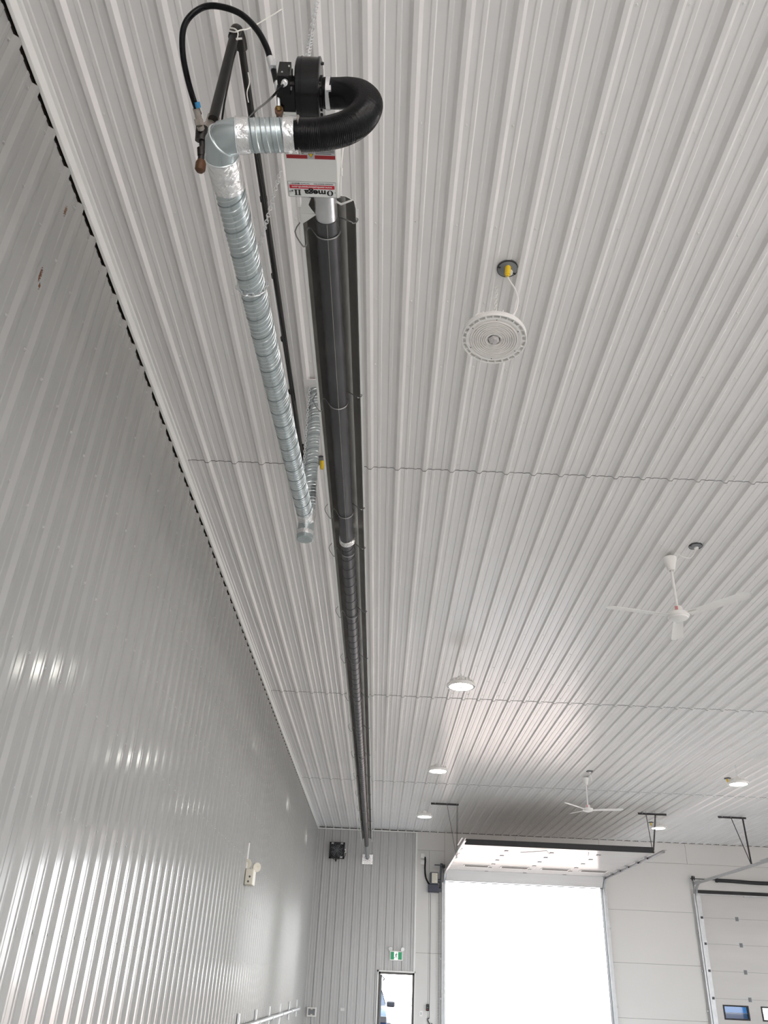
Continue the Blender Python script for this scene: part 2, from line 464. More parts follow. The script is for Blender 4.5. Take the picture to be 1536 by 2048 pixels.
text_mesh('www.combustionresearch.com', .0135, down(xm, ya+LH*.335, ZL), 'label_lettering', 'label_white', burner, bold=.0002, root=heater, fit=LW*.84)
text_mesh('Combustion Research Corp.        Toll Free No. 888-852-3611', .0068, down(xm, ya+LH*.125, ZL), 'label_lettering', 'ink', burner, root=heater, fit=LW*.88)
# bold serif name: O and II drawn, the lower case set bold
ty = ya+LH*.70; cap = LH*.36
mbt = MB()
def loc(x, y): return (xm-x, ty+y)                  # label x runs to -X
def flat(poly, m=None):
    (m or mbt).prism([loc(*p) for p in poly], ZL-.0004, ZL+.0004, 'z')
ox = -LW*.37; N = 28; mo = MB()
for i in range(N):
    a0, a1 = 2*PI*i/N, 2*PI*(i+1)/N
    def oo(a): return (ox+LW*.066*math.cos(a), cap*.5*math.sin(a))
    def ii(a): return (ox+LW*.030*math.cos(a), cap*.43*math.sin(a))
    flat([oo(a0), oo(a1), ii(a1), ii(a0)], mo)
sub(mo, 'label_letter', 'ink', burner, heater)
for cx in (LW*.272, LW*.345):
    mi_ = MB(); w = LW*.017; sw = LW*.032; th = cap*.09
    flat([(cx-w, -cap*.5+th), (cx-sw, -cap*.5+th), (cx-sw, -cap*.5), (cx+sw, -cap*.5), (cx+sw, -cap*.5+th), (cx+w, -cap*.5+th), (cx+w, cap*.5-th), (cx+sw, cap*.5-th), (cx+sw, cap*.5), (cx-sw, cap*.5), (cx-sw, cap*.5-th), (cx-w, cap*.5-th)], mi_)
    sub(mi_, 'label_letter', 'ink', burner, heater)
text_mesh('mega', cap*1.34, down(xm+LW*.055, ty-cap*.06, ZL), 'label_lettering', 'ink', burner, bold=.0012, root=heater, fit=LW*.45)
text_mesh('®', cap*.4, down(xm-LW*.42, ty-cap*.30, ZL), 'label_lettering', 'ink', burner, root=heater)
(xa, ya), (xb, yb) = lp(567, 262), lp(671, 320)
mb = MB(); mb.box(xa, xb, ya, yb, BZa-.0012, BZa-.0002)
sub(mb, 'warning_label', 'label_grey', burner, heater)
mb = MB(); LW2 = xb-xa; LH2 = yb-ya
mb.box(xa+.001, xa+LW2*.43, yb-LH2*.15, yb-.002, BZa-.0018, BZa-.001); mb.box(xa+LW2*.58, xb-.001, yb-LH2*.15, yb-.002, BZa-.0018, BZa-.001)
sub(mb, 'label_band', 'label_darkred', burner, heater)
xt = xa+LW2*.505
for s_, mm, dz in ((1., 'ink', .0016), (.72, 'yellow', .0022)):
    m3 = MB(); m3.prism([(xt-.011*s_, yb-.022-.004*s_), (xt+.011*s_, yb-.022-.004*s_), (xt, yb-.013+.008*s_-.002)], BZa-dz-.0004, BZa-dz, 'z')
    sub(m3, 'warning_triangle', mm, burner, heater)
mb = MB()
for (x0, x1) in ((xa+.004, xa+LW2*.42), (xa+LW2*.6, xb-.004)):
    for k in range(5): mb.box(x0, x1-(.012 if k % 3 == 0 else 0), yb-LH2*.2-.007*k-.003, yb-LH2*.2-.007*k, BZa-.0016, BZa-.001)
sub(mb, 'label_lettering', 'dark_grey', burner, heater)
# blower
bc = dep(622, 178, 2.86); bx_, by_, bz_ = bc
mx = frame((bx_-.048, by_, bz_), (0,1,0), (0,0,1), (1,0,0))
mb = MB(); Rb = .101
mb.lathe([(.0, 0), (Rb-.006, 0), (Rb, .004), (Rb, .016), (Rb+.002, .017), (Rb+.002, .021), (Rb, .022), (Rb, .076), (Rb+.0025, .077), (Rb+.0025, .083), (Rb-.002, .085), (Rb-.012, .086), (.0, .086)], 48, mx)
blower = part(mb, 'blower', 'black_paint', heater, smooth=True)
mb = MB()
co_ = dep(640, 186.5, 2.86)-Vector((bx_, by_, bz_)); mx2 = Matrix.Translation((0, co_.y, co_.z)) @ mx
mb.lathe([(.058, .084), (.058, .092), (.050, .094), (.0475, .125), (.0, .125)], 32, mx2)
for k in range(4):
    a = PI/4+k*PI/2; mb.lathe([(.006, .084), (.006, .09), (.0035, .093)], 8, mx @ Matrix.Translation((.083*math.cos(a), .083*math.sin(a), 0)), capb=True)
sub(mb, 'inlet_collar', 'black_paint', blower, heater, smooth=True)
mb = MB()
mb.lathe([(.0, -.062), (.036, -.06), (.041, -.052), (.041, 0), (.0, 0)], 28, mx)
mb.box(bx_-.115, bx_-.048, by_-.03, by_+.05, bz_-.062, bz_-.03)
motor = part(mb, 'blower_motor', 'black_paint', heater, smooth=True)
mb = MB(); mb.box(bx_-.085, bx_-.06, by_-.034, by_-.0305, bz_-.06, bz_-.043); sub(mb, 'rating_plate', 'steel', motor, heater)
mb = MB(); q = dep(572, 152, 2.80)
mb.box(q.x-.024, q.x+.018, q.y-.03, q.y+.04, q.z-.05, q.z+.036)
mb.lathe([(.014, -.024), (.014, .02)], 16, frame((q.x, q.y+.01, q.z+.036), (0,1,0), (0,0,1), (1,0,0)), capa=True, capb=True)
tb = part(mb, 'terminal_box', 'black_paint', heater, bevel=.002)
gl = dep(568, 167, 2.745)
mb = MB(); gd = (dep(560, 178, 2.70)-gl).normalized(); g_m, _ = along(gl-gd*.02, gl+gd*.02)
mb.lathe([(.010, 0), (.011, .006), (.011, .016), (.008, .019), (.0085, .034), (.006, .04)], 12, g_m, capa=True, capb=True)
sub(mb, 'cable_gland', 'zinc', tb, heater)
for (u, v) in ((564, 144), (578, 132)):
    m4 = MB(); q4 = dep(u, v, 2.755); m4.lathe([(.0035, -.004), (.0035, .006), (.002, .008)], 8, along(q4+ray(u, v)*.01, q4-ray(u, v)*.01)[0], capb=True)
    sub(m4, 'screw', 'screw', tb, heater)
# transition between blower and burner box
mb = MB(); mb.box(bx_-.04, bx_+.035, by_+.02, BYa+.005, bz_+.03, bz_+.10); part(mb, 'blower_outlet', 'black_paint', heater)
# tubes
TR = .0535
mb = MB(); mb.tube([(TX, BYb-.01, TZc), (TX, 2.47, TZc)], TR*.94, 32); part(mb, 'tube_spigot', 'bright_steel', heater, smooth=True)
mb = MB(); mb.tube([(TX, 2.46, TZc), (TX, 5.56, TZc)], TR, 40); tube1 = part(mb, 'tube', 'dark_tube', heater, smooth=True)
mb = MB(); mb.bar((TX+.006, 2.461, TZc-TR+.0005), (TX+.006, 5.55, TZc-TR+.0005), .0035, .0016, (1,0,0)); sub(mb, 'weld_seam', 'bright_seam', tube1, heater)
mb = MB()
for dy in (0, .02, .045): mb.tube([(TX+TR*1.03*math.cos(a), 5.50+dy+.006*math.sin(2*a), TZc+TR*1.03*math.sin(a)) for a in [2*PI*i/28 for i in range(28)]], .008, 8, closed=True)
part(mb, 'tube_coupling', 'foil', heater, smooth=True)
mb = MB(); mb.tube([(TX, 5.56, TZc), (TX, 21.9, TZc)], TR*.97, 32); tube2 = part(mb, 'tube', 'dark_tube', heater, smooth=True)
mb = MB(); mb.tube(helix((TX, 5.58, TZc), (TX, 21.85, TZc), TR*.97, .165, 20), .0028, 4); sub(mb, 'spiral_seam', 'dark_seam', tube2, heater)
mb = MB(); mb.tube([(TX, 21.88, TZc), (TX, 23.2, TZc), (TX+.0, 24.05, TZc-.0)], TR*.99, 28); part(mb, 'tube', 'grey_tube', heater, smooth=True)
mb = MB(); mb.tube([(TX, 24.03, TZc), (TX, 24.09, TZc)], TR*1.12, 28); mb.tube([(TX, 24.09, TZc), (TX, 24.15, TZc)], TR*1.02, 28); mb.tube([(TX, 24.15, TZc), (TX, 24.34, TZc)], TR*.9, 28, mi=1)
part(mb, 'wall_sleeve', ['grey_tube', 'black_matte'], heater, smooth=True)
# reflector
def refl(y0, y1, dz, out):
    sh = [(-.122, -.004), (-.120, .002), (-.110, .050), (-.070, .078), (.0, .084), (.070, .078), (.110, .050), (.120, .002), (.122, -.004)]
    m = MB(); n = len(sh); t = .0016
    a = [(TX+.012+x, z+TZc+dz) for x, z in sh]; b = [(TX+.012+x*1.012, z+TZc+dz+t*1.5) for x, z in sh]
    o = len(m.v); m.v += [(x, y0, z) for x, z in a]+[(x, y1, z) for x, z in a]+[(x, y0, z) for x, z in b]+[(x, y1, z) for x, z in b]
    for i in range(n-1):
        m.face((o+i, o+i+1, o+n+i+1, o+n+i), 0); m.face((o+2*n+i, o+2*n+i+1, o+3*n+i+1, o+3*n+i), 1)
        m.face((o+i, o+i+1, o+2*n+i+1, o+2*n+i), 1); m.face((o+n+i, o+n+i+1, o+3*n+i+1, o+3*n+i), 1)
    for s_ in (-1, 1):
        x0 = TX+.012+s_*.121
        m.box(min(x0, x0+s_*.013), max(x0, x0+s_*.013), y0, y1, TZc+dz-.005, TZc+dz-.0035, 1)
    out.append(part(m, 'reflector', ['reflector', 'reflector_lip'], heater))
RF = []; ys = [2.41, 5.35, 7.85, 10.6, 13.4, 16.2, 19.0, 21.3]
for i, (a, b) in enumerate(zip(ys, ys[1:])): refl(a, b+(.06 if i < len(ys)-2 else 0), .002 if i % 2 else 0, RF)
# end plate of the reflector, cut open round the tube
def pl(u, v, y=2.40):
    q = at(u, v, 1, y); return (q.x, q.z)
def zpoly(pix, z, th, name, m_='white_enamel'):
    mb = MB(); mb.prism([tuple(at(u, v, 2, z))[:2] for u, v in pix], z, z+th, 'z'); part(mb, name, m_, heater)
zpoly([(604, 396), (600, 428), (632, 429), (622, 418), (617, 410), (622, 396)], 4.705, .002, 'reflector_end_plate')
zpoly([(600, 428), (606, 447), (632, 430), (631, 428)], 4.702, .002, 'reflector_end_flap')
zpoly([(664, 396), (682, 407), (704, 399), (705, 402), (682, 411), (664, 400)], 4.712, .002, 'reflector_end_plate')
# wire hangers
def off(u, v, z): return at(u, v, 2, z)-Vector((TX, 2.54, 0))
lefto = [off(606, 438, 4.80), off(590, 463, 4.765), off(604, 490, 4.712), off(609, 493, 4.706), off(614, 488, 4.710), off(612.5, 466, 4.73), off(615, 457, 4.742), off(621, 456, 4.740), off(627, 463, 4.715)]
righto = [off(664, 428, 4.80), off(700, 443, 4.714), off(707, 446.5, 4.710), off(713, 444, 4.710), off(716, 438, 4.714), off(711, 433, 4.72)]
for y in (2.54, 3.80, 5.10, 5.72, 6.99, 8.25, 9.6, 11.0, 12.5, 14.0, 15.5, 17.0, 18.4, 19.6):
    b0 = Vector((TX, y, 0)); r = TR+.005
    m = MB(); m.tube(bez([b0+p for p in righto], 3), .0033, 6)
    part(m, 'hanger_clip', 'wire', heater, smooth=True)
    arc = [b0+p for p in lefto] + [Vector((TX+r*math.cos(a), y, TZc+r*math.sin(a))) for a in [-PI*.80+PI*.98*i/12 for i in range(13)]]
    m = MB(); m.tube(bez(arc, 3), .0033, 6)
    part(m, 'wire_hanger', 'wire', heater, smooth=True)
# wall plate where the tube leaves
mb = MB(); pa = at(725, 1707, 1, D-.03); pb = at(745, 1728, 1, D-.03)
mb.box(pa.x, pb.x, D-.028, D-.020, 4.545, 4.80)
tag(mb.build('wall_plate', 'foil', origin=(TX, D-.02, 4.7)), 'shiny foil wall plate round the far end of the heater tube', 'plate')
# thin white lead at the right of the burner box
mb = MB(); mb.tube(bez([dep(687, 290, 3.3), dep(683, 330, 3.3), dep(681, 360, 3.33), dep(679, 395, 3.36)], 4), .0025, 6)
mb.tube([dep(683, 336, 3.29), dep(683, 352, 3.30)], .005, 8)
tag(mb.build('hanging_lead', 'string_white'), 'thin white lead hanging beside the right edge of the white burner box', 'cord')

# ================================================================= FLEX DUCT + GALVANISED VENT
eb = Vector((1.217, 1.604, 4.046)); fx = dep(598, 270, 2.56); tee = Vector((1.246, 4.636, 4.374))
inlet = dep(650, 186.5, 2.86)
cl = bez([dep(590, 270, 2.55), dep(640, 269, 2.55), dep(690, 257, 2.56), dep(722, 236, 2.60), dep(735, 210, 2.66), dep(722, 193, 2.74), dep(700, 187, 2.80), dep(675, 187, 2.845), inlet], 24)
L = 0; rr = []; last = cl[0]; FR = .0505; fine = []
for a, b in zip(cl, cl[1:]):
    for j in range(3): fine.append(a.lerp(b, j/3))
fine.append(cl[-1])
for i in range(len(fine)): rr.append(FR+(.0011 if i % 4 < 2 else -.0011))
mb = MB(); mb.tube(fine, rr, 32)
fd = mb.build('flexible_duct', 'black_rubber', smooth=False, origin=(bx_+.15, by_, bz_-.15))
for p in fd.data.polygons: p.use_smooth = True
tag(fd, 'black ribbed flexible duct looping back from the galvanised pipe to the blower', 'duct')
ck = cl[-12]; d_ = (cl[-8]-cl[-16]).normalized()
mb = MB(); cpt = dep(657, 186.7, 2.857); k_m, _ = along(cpt-Vector((.008,0,0)), cpt+Vector((.008,0,0)))
mb.lathe([(FR+.003, 0), (FR+.005, .001), (FR+.005, .015), (FR+.003, .016)], 32, k_m); mb.bar(dep(657, 172, 2.79), dep(657, 182, 2.79), .017, .012)
tag(mb.build('hose_clamp', 'zinc', origin=tuple(cpt), smooth=True), 'bright metal hose clamp on the black flexible duct beside the blower', 'clamp')

duct = thing('spiral_vent_duct', 'galvanised spiral vent pipe sloping down from ceiling branch to taped elbow', 'duct', tuple(tee))
GR = .0515
ddir = (tee-eb).normalized(); xdir = (fx-eb).normalized()
# elbow in three mitred segments
e0 = eb+xdir*.062; e1 = eb+ddir*.075
mid1 = eb+xdir*.012+ddir*.014
mb = MB(); mb.tube([e0+xdir*.006, e0, eb+xdir*.018+ddir*.010, eb+xdir*.010+ddir*.022, e1, e1+ddir*.006], GR+.002, 36)
elbow = part(mb, 'elbow', 'galv', duct, smooth=True)
def ring(mb, c, d, r, t):
    x = d.orthogonal().normalized(); y = d.cross(x)
    mb.tube([c+(x*math.cos(a)+y*math.sin(a))*r for a in [2*PI*i/32 for i in range(32)]], t, 8, closed=True)
mb = MB(); ring(mb, e0, xdir, GR+.003, .003); ring(mb, eb+xdir*.016+ddir*.016, (xdir-ddir).normalized(), GR*1.06, .003); ring(mb, e1, ddir, GR+.003, .003)
sub(mb, 'elbow_bead', 'galv_ridge', elbow, duct, smooth=True)
def spiral(a, b, name, pitch=.06, major=.2):
    m = MB(); m.tube([a, b], GR, 40); p = part(m, name, 'galv', duct, smooth=True)
    m = MB(); m.tube(helix(a, b, GR-.0004, pitch, 20), .0026, 6); sub(m, 'spiral_ridge', 'galv_ridge', p, duct, smooth=True)
    m = MB(); m.tube(helix(a, b, GR-.0002, major, 24, 1.0), .0022, 5); sub(m, 'spiral_seam', 'galv_seam', p, duct, smooth=True)
    return p
def spiral2(a, b, name, pitch, nm=5):
    m = MB(); m.tube([a, b], GR, 40); p = part(m, name, 'galv', duct, smooth=True)
    m = MB()
    for k in range(1, nm): m.tube(helix(a, b, GR-.0003, pitch, 24, -2*PI*k/nm), .0026, 6)
    sub(m, 'spiral_ridge', 'galv_ridge', p, duct, smooth=True)
    m = MB(); m.tube(helix(a, b, GR-.0002, pitch, 28), .0026, 5); sub(m, 'spiral_seam', 'galv_seam', p, duct, smooth=True)
spiral2(e0, fx, 'short_pipe', .032, 2)
spiral2(e1, tee-ddir*.03, 'long_pipe', .125)
for tp, rr_ in (([e0+xdir*.003, e0+xdir*.018, e0+xdir*.04], [GR+.0038, GR+.0044, GR+.0034]), ([fx-xdir*.048, fx-xdir*.02, fx+xdir*.004], [GR+.0034, GR+.0046, GR+.004]),
                ([e1+ddir*.004, e1+ddir*.05, e1+ddir*.09, e1+ddir*.13], [GR+.0034, GR+.0048, GR+.0044, GR+.0034]), ([tee-ddir*.14, tee-ddir*.06, tee-ddir*.0], [GR+.0034, GR+.0044, GR+.0044])):
    mb = MB(); mb.tube(tp, rr_, 36); part(mb, 'foil_tape', 'foil', duct, smooth=True)
mb = MB(); ring(mb, fx+xdir*.0, xdir, FR+.004, .004); part(mb, 'clamp_band', 'dull_metal', duct, smooth=True)
vb = Vector((1.248, 4.636, 4.225)); vt = Vector((1.216, 4.636, H-.002)); vd = (vt-vb).normalized()
mb = MB(); mb.tube([vb+vd*.03, tee+vd*.10], GR+.001, 36); part(mb, 'tee', 'galv', duct, smooth=True)
mb = MB(); mb.tube([vb+vd*.028, vb+vd*.05, vb+vd*.062], [GR+.005, GR+.006, GR+.002], 36); part(mb, 'foil_tape', 'foil', duct, smooth=True)
mb = MB(); mb.tube([tee-vd*.012, tee+vd*.03, tee+vd*.075], [GR+.003, GR+.007, GR+.004], 36); part(mb, 'foil_tape', 'foil', duct, smooth=True)
mb = MB(); mb.lathe([(.0, .002), (GR-.002, .0), (GR+.003, .004), (GR+.004, .03)], 36, along(vb, vt)[0]); part(mb, 'end_cap', 'galv', duct, smooth=True)
mb = MB(); mb.bar(vb+Vector((-.004, -GR-.003, .07)), vb+Vector((-.004, -GR-.003, .14)), .006, .004); part(mb, 'seam_strip', 'dull_metal', duct)
spiral2(tee+vd*.09, vt, 'branch_pipe', .125)
# flashing patch on the ceiling
q = at(632, 778, 2, H-.02); mb = MB(); mb.box(q.x-.085, q.x+.11, q.y-.11, q.y+.10, H-.024, H-.019)
tag(mb.build('ceiling_patch', 'ceil_white', origin=(q.x, q.y, H-.02)), 'white flashing patch where the galvanised branch pipe meets the ceiling', 'patch')

# ================================================================= GAS PIPE
GX, GY, GZ = 1.035, 2.01, H-.10
gas = thing('gas_pipe', 'black iron gas pipe running under the ceiling and dropping beside the taped elbow', 'pipe', (GX, GY, GZ))
mb = MB(); mb.tube([(GX+.012, GY+.03, GZ+.01), (GX+.028, 5.40, GZ)], .017, 16); part(mb, 'pipe_run', 'black_pipe', gas, smooth=True)
gb = at(404, 262, 1, GY)
dbot = Vector((gb.x+.006, GY, 4.70)); dtop = Vector((GX, GY, GZ-.01))
mb = MB(); mb.tube([dtop, Vector((GX-.005, GY, 4.73))], .0205, 20); part(mb, 'drop_pipe', 'black_pipe', gas, smooth=True)
mb = MB(); mb.tube(bez([(GX, GY, GZ-.06), (GX, GY, GZ-.01), (GX+.004, GY+.012, GZ+.012), (GX+.012, GY+.05, GZ+.010), (GX+.013, GY+.09, GZ+.01)], 5), .026, 18); part(mb, 'pipe_elbow', 'black_pipe', gas, smooth=True)
q = dep(424, 250, 3.18)
mb = MB(); mb.tube([dep(428, 233, 3.30), dep(423, 250, 3.30)], .026, 18); mb.tube([dep(425, 246, 3.28), dep(404, 262, 3.2)], .021, 14); part(mb, 'tee_fitting', 'dull_metal', gas, smooth=True)
mb = MB(); mb.tube([dep(404, 254, 3.2), dep(402, 282, 3.2)], .024, 14); mb.tube([dep(404, 282, 3.2), dep(405, 298, 3.2)], .012, 10); mb.tube([dep(402, 296, 3.2), dep(403, 312, 3.2)], .016, 12); mb.tube([dep(404, 305, 3.2), dep(401, 325, 3.2)], .013, 12)
part(mb, 'valve', 'black_pipe', gas, smooth=True)
mb = MB(); mb.tube([dep(403, 320, 3.2), dep(402, 326, 3.2), dep(400, 340, 3.2), dep(399, 345, 3.2)], [.015, .021, .021, .012], 14); part(mb, 'drip_cap', 'rust_pipe', gas, smooth=True)
for k in range(5):
    m = MB(); y = 2.9+.55*k; m.tube([(GX+.014, y, GZ+.01), (GX+.014, y+.025, GZ+.01)], .0205, 12)
    part(m, 'pipe_coupling' if k % 2 else 'pipe_tie', 'black_pipe' if k % 2 else 'black_matte', gas, smooth=True)
mb = MB()
for y in (5.36, 5.44): mb.tube([(GX-.03, y, GZ-.03), (GX+.10, y, GZ-.02)], .006, 8)
mb.box(GX+.0, GX+.06, 5.34, 5.50, GZ-.04, H-.002); part(mb, 'pipe_hanger', 'black_pipe', gas)
# hose
hose = thing('gas_hose', 'black flexible gas hose arching from the drop pipe fitting to the burner', 'hose', tuple(dep(450, 12, 2.95)))
hp = [dep(398, 228, 3.14), dep(390, 208, 3.10), dep(377, 165, 3.04), dep(366, 110, 2.99), dep(366, 62, 2.96), dep(380, 33, 2.95), dep(408, 14, 2.95), dep(440, 13, 2.94), dep(480, 27, 2.92), dep(512, 57, 2.9), dep(532, 92, 2.88), dep(541, 120, 2.87)]
mb = MB(); mb.tube(bez(hp, 8), .0112, 14); part(mb, 'hose', 'black_rubber', hose, smooth=True)
mb = MB(); mb.tube([dep(391, 216, 3.11), dep(394, 223, 3.12), dep(398, 240, 3.14)], [.012, .013, .013], 12)
mb.tube([dep(397, 238, 3.14), dep(399, 250, 3.15)], .018, 6); mb.tube([dep(399, 249, 3.15), dep(402, 257, 3.17)], .015, 8)
part(mb, 'end_fitting', 'dull_metal', hose, smooth=True)
mb = MB(); mb.tube([dep(394, 204, 3.09), dep(397, 216, 3.10)], .011, 8); part(mb, 'tape_wrap', 'blue_tape', hose)
mb = MB(); mb.tube([dep(540, 116, 2.86), dep(547, 141, 2.85)], .0135, 12); mb.box(-.012, .008, -.006, .006, -.02, .02, 0, Matrix.Translation(dep(549, 127, 2.845)))
part(mb, 'end_fitting', 'zinc', hose, smooth=True)
mb = MB(); mb.tube([dep(553, 163, 2.83), dep(556, 190, 2.83)], .010, 10); mb.tube([dep(556, 188, 2.83), dep(557, 212, 2.84)], .0075, 8)
part(mb, 'end_fitting', 'zinc', hose, smooth=True)
mb = MB(); mb.tube([dep(547, 140, 2.85), dep(553, 166, 2.83)], .0105, 12); part(mb, 'hose_stub', 'black_rubber', hose, smooth=True)
mb = MB(); mb.tube([dep(557, 211, 2.84), dep(558, 218, 2.85)], .0095, 6); part(mb, 'brass_nut', 'brass', hose)
mb = MB(); mb.tube([dep(558, 217, 2.85), dep(560, 245, 2.95)], .012, 12); mb.tube([dep(558, 219, 2.85), dep(558.5, 224, 2.87)], .0155, 12); part(mb, 'pipe_nipple', 'rust_pipe', hose, smooth=True)
# motor cable, tied to the gas pipe
mb = MB(); mb.tube(bez([gl+gd*.018, dep(548, 190, 2.72), dep(530, 207, 2.95), dep(514, 219, 3.35), dep(500, 233, 3.62)], 6), .0042, 8)
mb.tube(bez([dep(500, 233, 3.62), dep(530, 400, 4.2), dep(548, 560, 4.75), dep(590, 800, 5.8)], 6), .0045, 6)
tag(mb.build('motor_cable', 'black_rubber', smooth=True), 'black cable from the blower terminal box back to the gas pipe', 'cable')
mb = MB(); mb.tube(bez([dep(473, 98, 3.45), dep(466, 122, 3.4), dep(458, 160, 3.3), dep(449, 205, 3.22), dep(444, 240, 3.2)], 5), .0042, 8)
tag(mb.build('sensor_cable', 'black_rubber', smooth=True), 'thin black cable hanging inside the angle of the gas pipe elbow', 'cable')
mb = MB(); mb.tube(bez([dep(459, 62, 3.42), dep(470, 64, 3.40), dep(482, 60, 3.44), dep(500, 56, 3.5), dep(540, 33, 3.56), dep(590, 2, 3.6), dep(640, -30, 3.62)], 5), .0030, 6)
mb.tube(bez([dep(461, 56, 3.40), dep(470, 58, 3.38), dep(476, 66, 3.38), dep(474, 80, 3.40)], 4), .0030, 6)
mb.tube([dep(472, 78, 3.46), dep(484, 77, 3.46)], .0045, 6)
tag(mb.build('white_twine', 'string_white', smooth=True), 'white twine tied round the gas pipe elbow and strung up to the ceiling', 'twine')
mb = MB(); mb.tube(bez([dep(496, 145, 3.6), dep(499, 165, 3.6), dep(494, 185, 3.6), dep(497, 205, 3.62)], 5), .0025, 6)
tag(mb.build('tie_end', 'string_white', smooth=True), 'short loose white tie dangling on the gas pipe behind the hose', 'twine')
# chains
t = at(640, -30, 2, H)
tag(chain(MB(), [dep(615, 118, 2.92), dep(622, 70, 3.2), t]).build('hanging_chain', 'zinc', smooth=True), 'zinc link chain running from the blower up to the ceiling', 'chain', 'zinc hanging chains')
lo = eb+ddir*(1.10)
cpts = [at(564, 330, 2, H-.01)]
pz = at(509, 525, 1, 2.66); cpts += [dep(530, 455, 4.02), dep(512, 513, 3.78)]
mb = chain(MB(), cpts)
cc = None
best = 1e9
for i in range(300):
    s = 2.9*i/300; p = e1+ddir*s; q_ = R.transposed() @ (p-CAM); vv = 1024-F*q_.y/-q_.z
    if abs(vv-572) < best: best = abs(vv-572); cc = p
xr = Vector((1,0,0)); zr = xr.cross(ddir).normalized()
ringp = [cc+(xr*math.cos(a)+zr*math.sin(a))*(GR+.006)+ddir*(.012*math.sin(a)) for a in [2*PI*i/40 for i in range(41)]]
chain(mb, ringp)
chain(mb, [cpts[-1], cc+zr*(GR+.01)+xr*.03])
tag(mb.build('hanging_chain', 'zinc', smooth=True), 'zinc chain wrapped round the sloping galvanised pipe and hung from the ceiling', 'chain', 'zinc hanging chains')
mb = chain(MB(), [Vector((1.176, 4.575, H-.03)), Vector((1.19, 4.582, 4.9)), Vector((1.21, 4.583, 4.5))], link=.028, w=.007)
tag(mb.build('hanging_chain', 'zinc', smooth=True), 'zinc chain lying along the upright galvanised branch pipe', 'chain', 'zinc hanging chains')

# ================================================================= HIGH BAY LIGHTS
def make_light(lit, label, loc):
    t = thing('high_bay_light', label, 'light', loc, 'round high bay lights')
    Ro, Ri = .187, .163
    m = MB()
    m.lathe([(Ro, 0), (Ro+.002, .004), (Ro, .034), (Ro-.006, .036), (Ro-.006, .0), (Ro, 0)], 64)
    m.lathe([(Ri, .0), (Ri, .03), (Ri-.008, .03), (Ri-.01, .0), (Ri, 0)], 64)
    m.lathe([(Ri-.01, .019), (Ro-.004, .021)], 64)
    for k in range(26):
        a = 2*PI*k/26; m.box(Ri-.002, Ro-.003, -.0035, .0035, .001, .016, 0, Matrix.Rotation(a, 4, 'Z'))
    m.build('rim', 'white_plastic', t, smooth=True)
    m = MB()
    if lit: m.lathe([(0, -.004), (.08, -.003), (.14, .001), (Ri-.009, .008)], 48)
    else:
        pr = [(.036, .002)]
        for k in range(8):
            r0 = .042+.0125*k; pr += [(r0, .007), (r0+.002, -.002), (r0+.0075, -.002), (r0+.0095, .007)]
        pr += [(.146, .003), (Ri-.009, .004)]
        m.lathe(pr, 64)
    lens = m.build('lens', 'lamp_on' if lit else 'lens_off', t, smooth=True)
    m = MB(); m.lathe([(.034, .006), (.034, -.002), (.024, -.004), (.023, -.012), (0, -.013)], 6 if not lit else 24)
    if not lit: m.box(-.003, .003, -.02, .02, -.017, -.012)
    s_ = m.build('sensor_nub', 'lens_grey', t)
    if not lit:
        for k in range(6):
            a = 2*PI*k/6+.3; m2 = MB(); m2.lathe([(.0028, .004), (.0028, .0), (.0, -.001)], 8, Matrix.Translation((.149*math.cos(a), .149*math.sin(a), 0))); m2.build('screw', 'dark_grey', t)
    m = MB(); m.lathe([(Ro-.004, .030), (.155, .052), (.118, .068), (.112, .075), (.112, .098), (.095, .105), (.0, .106)], 48)
    m.build('housing', 'white_plastic', t, smooth=True)
    m = MB()
    for k in range(16):
        a = 2*PI*k/16; m.box(.06, .152, -.0025, .0025, .05, .092, 0, Matrix.Rotation(a, 4, 'Z'))
    m.build('heat_sink', 'white_plastic', t)
    m = MB(); m.lathe([(.05, .10), (.05, .135), (.03, .142), (.0, .142)], 24)
    m.build('driver', 'white_plastic', t, smooth=True)
    return t
def hook(t, drop, mt_='zinc'):
    m = MB(); m.tube([(.012*math.cos(a), 0, .155+.014*math.sin(a)) for a in [2*PI*i/14 for i in range(14)]], .003, 6, closed=True)
    chain(m, [(0, 0, .16), (0, 0, drop)], link=.03, w=.008)
    return m.build('hanging_chain', mt_, t, smooth=True)
l1p = dep(988, 680, 4.66)
L1 = make_light(False, 'unlit white high bay light with ringed clear lens, nearest the camera', tuple(l1p))
L1.rotation_euler = (math.radians(-4), math.radians(5), .2)
hook(L1, H-l1p.z, 'string_white')
q = L1.matrix_basis.inverted()
m = MB(); lw = [(953, 645, .0), (949, 636, .05), (955, 628, .1), (966, 626, .14), (976, 629, .16)]
m.tube(bez([q @ dep(u, v, 4.60+e) for u, v, e in lw], 5), .0035, 6); m.build('safety_loop', 'white_plastic', L1, smooth=True)
m = MB(); cpw = [dep(1024, 634, 4.70), dep(1033, 618, 4.74), dep(1036, 598, 4.76), dep(1030, 578, 4.77), dep(1020, 563, 4.78), dep(1014, 551, 4.78)]
m.tube(bez([q @ p for p in cpw], 6), .0048, 8); m.build('power_cord', 'white_plastic', L1, smooth=True)
m = MB(); m.tube([q @ dep(1015, 549, 4.78), q @ dep(1016, 534, 4.79)], .0175, 14); m.tube([q @ dep(1014.5, 553, 4.775), q @ dep(1015, 548, 4.78)], .012, 12)
m.tube([q @ dep(1016, 534, 4.79), q @ dep(1016, 527, 4.80)], .013, 14); m.build('plug', 'yellow', L1, smooth=True)
LIT = None
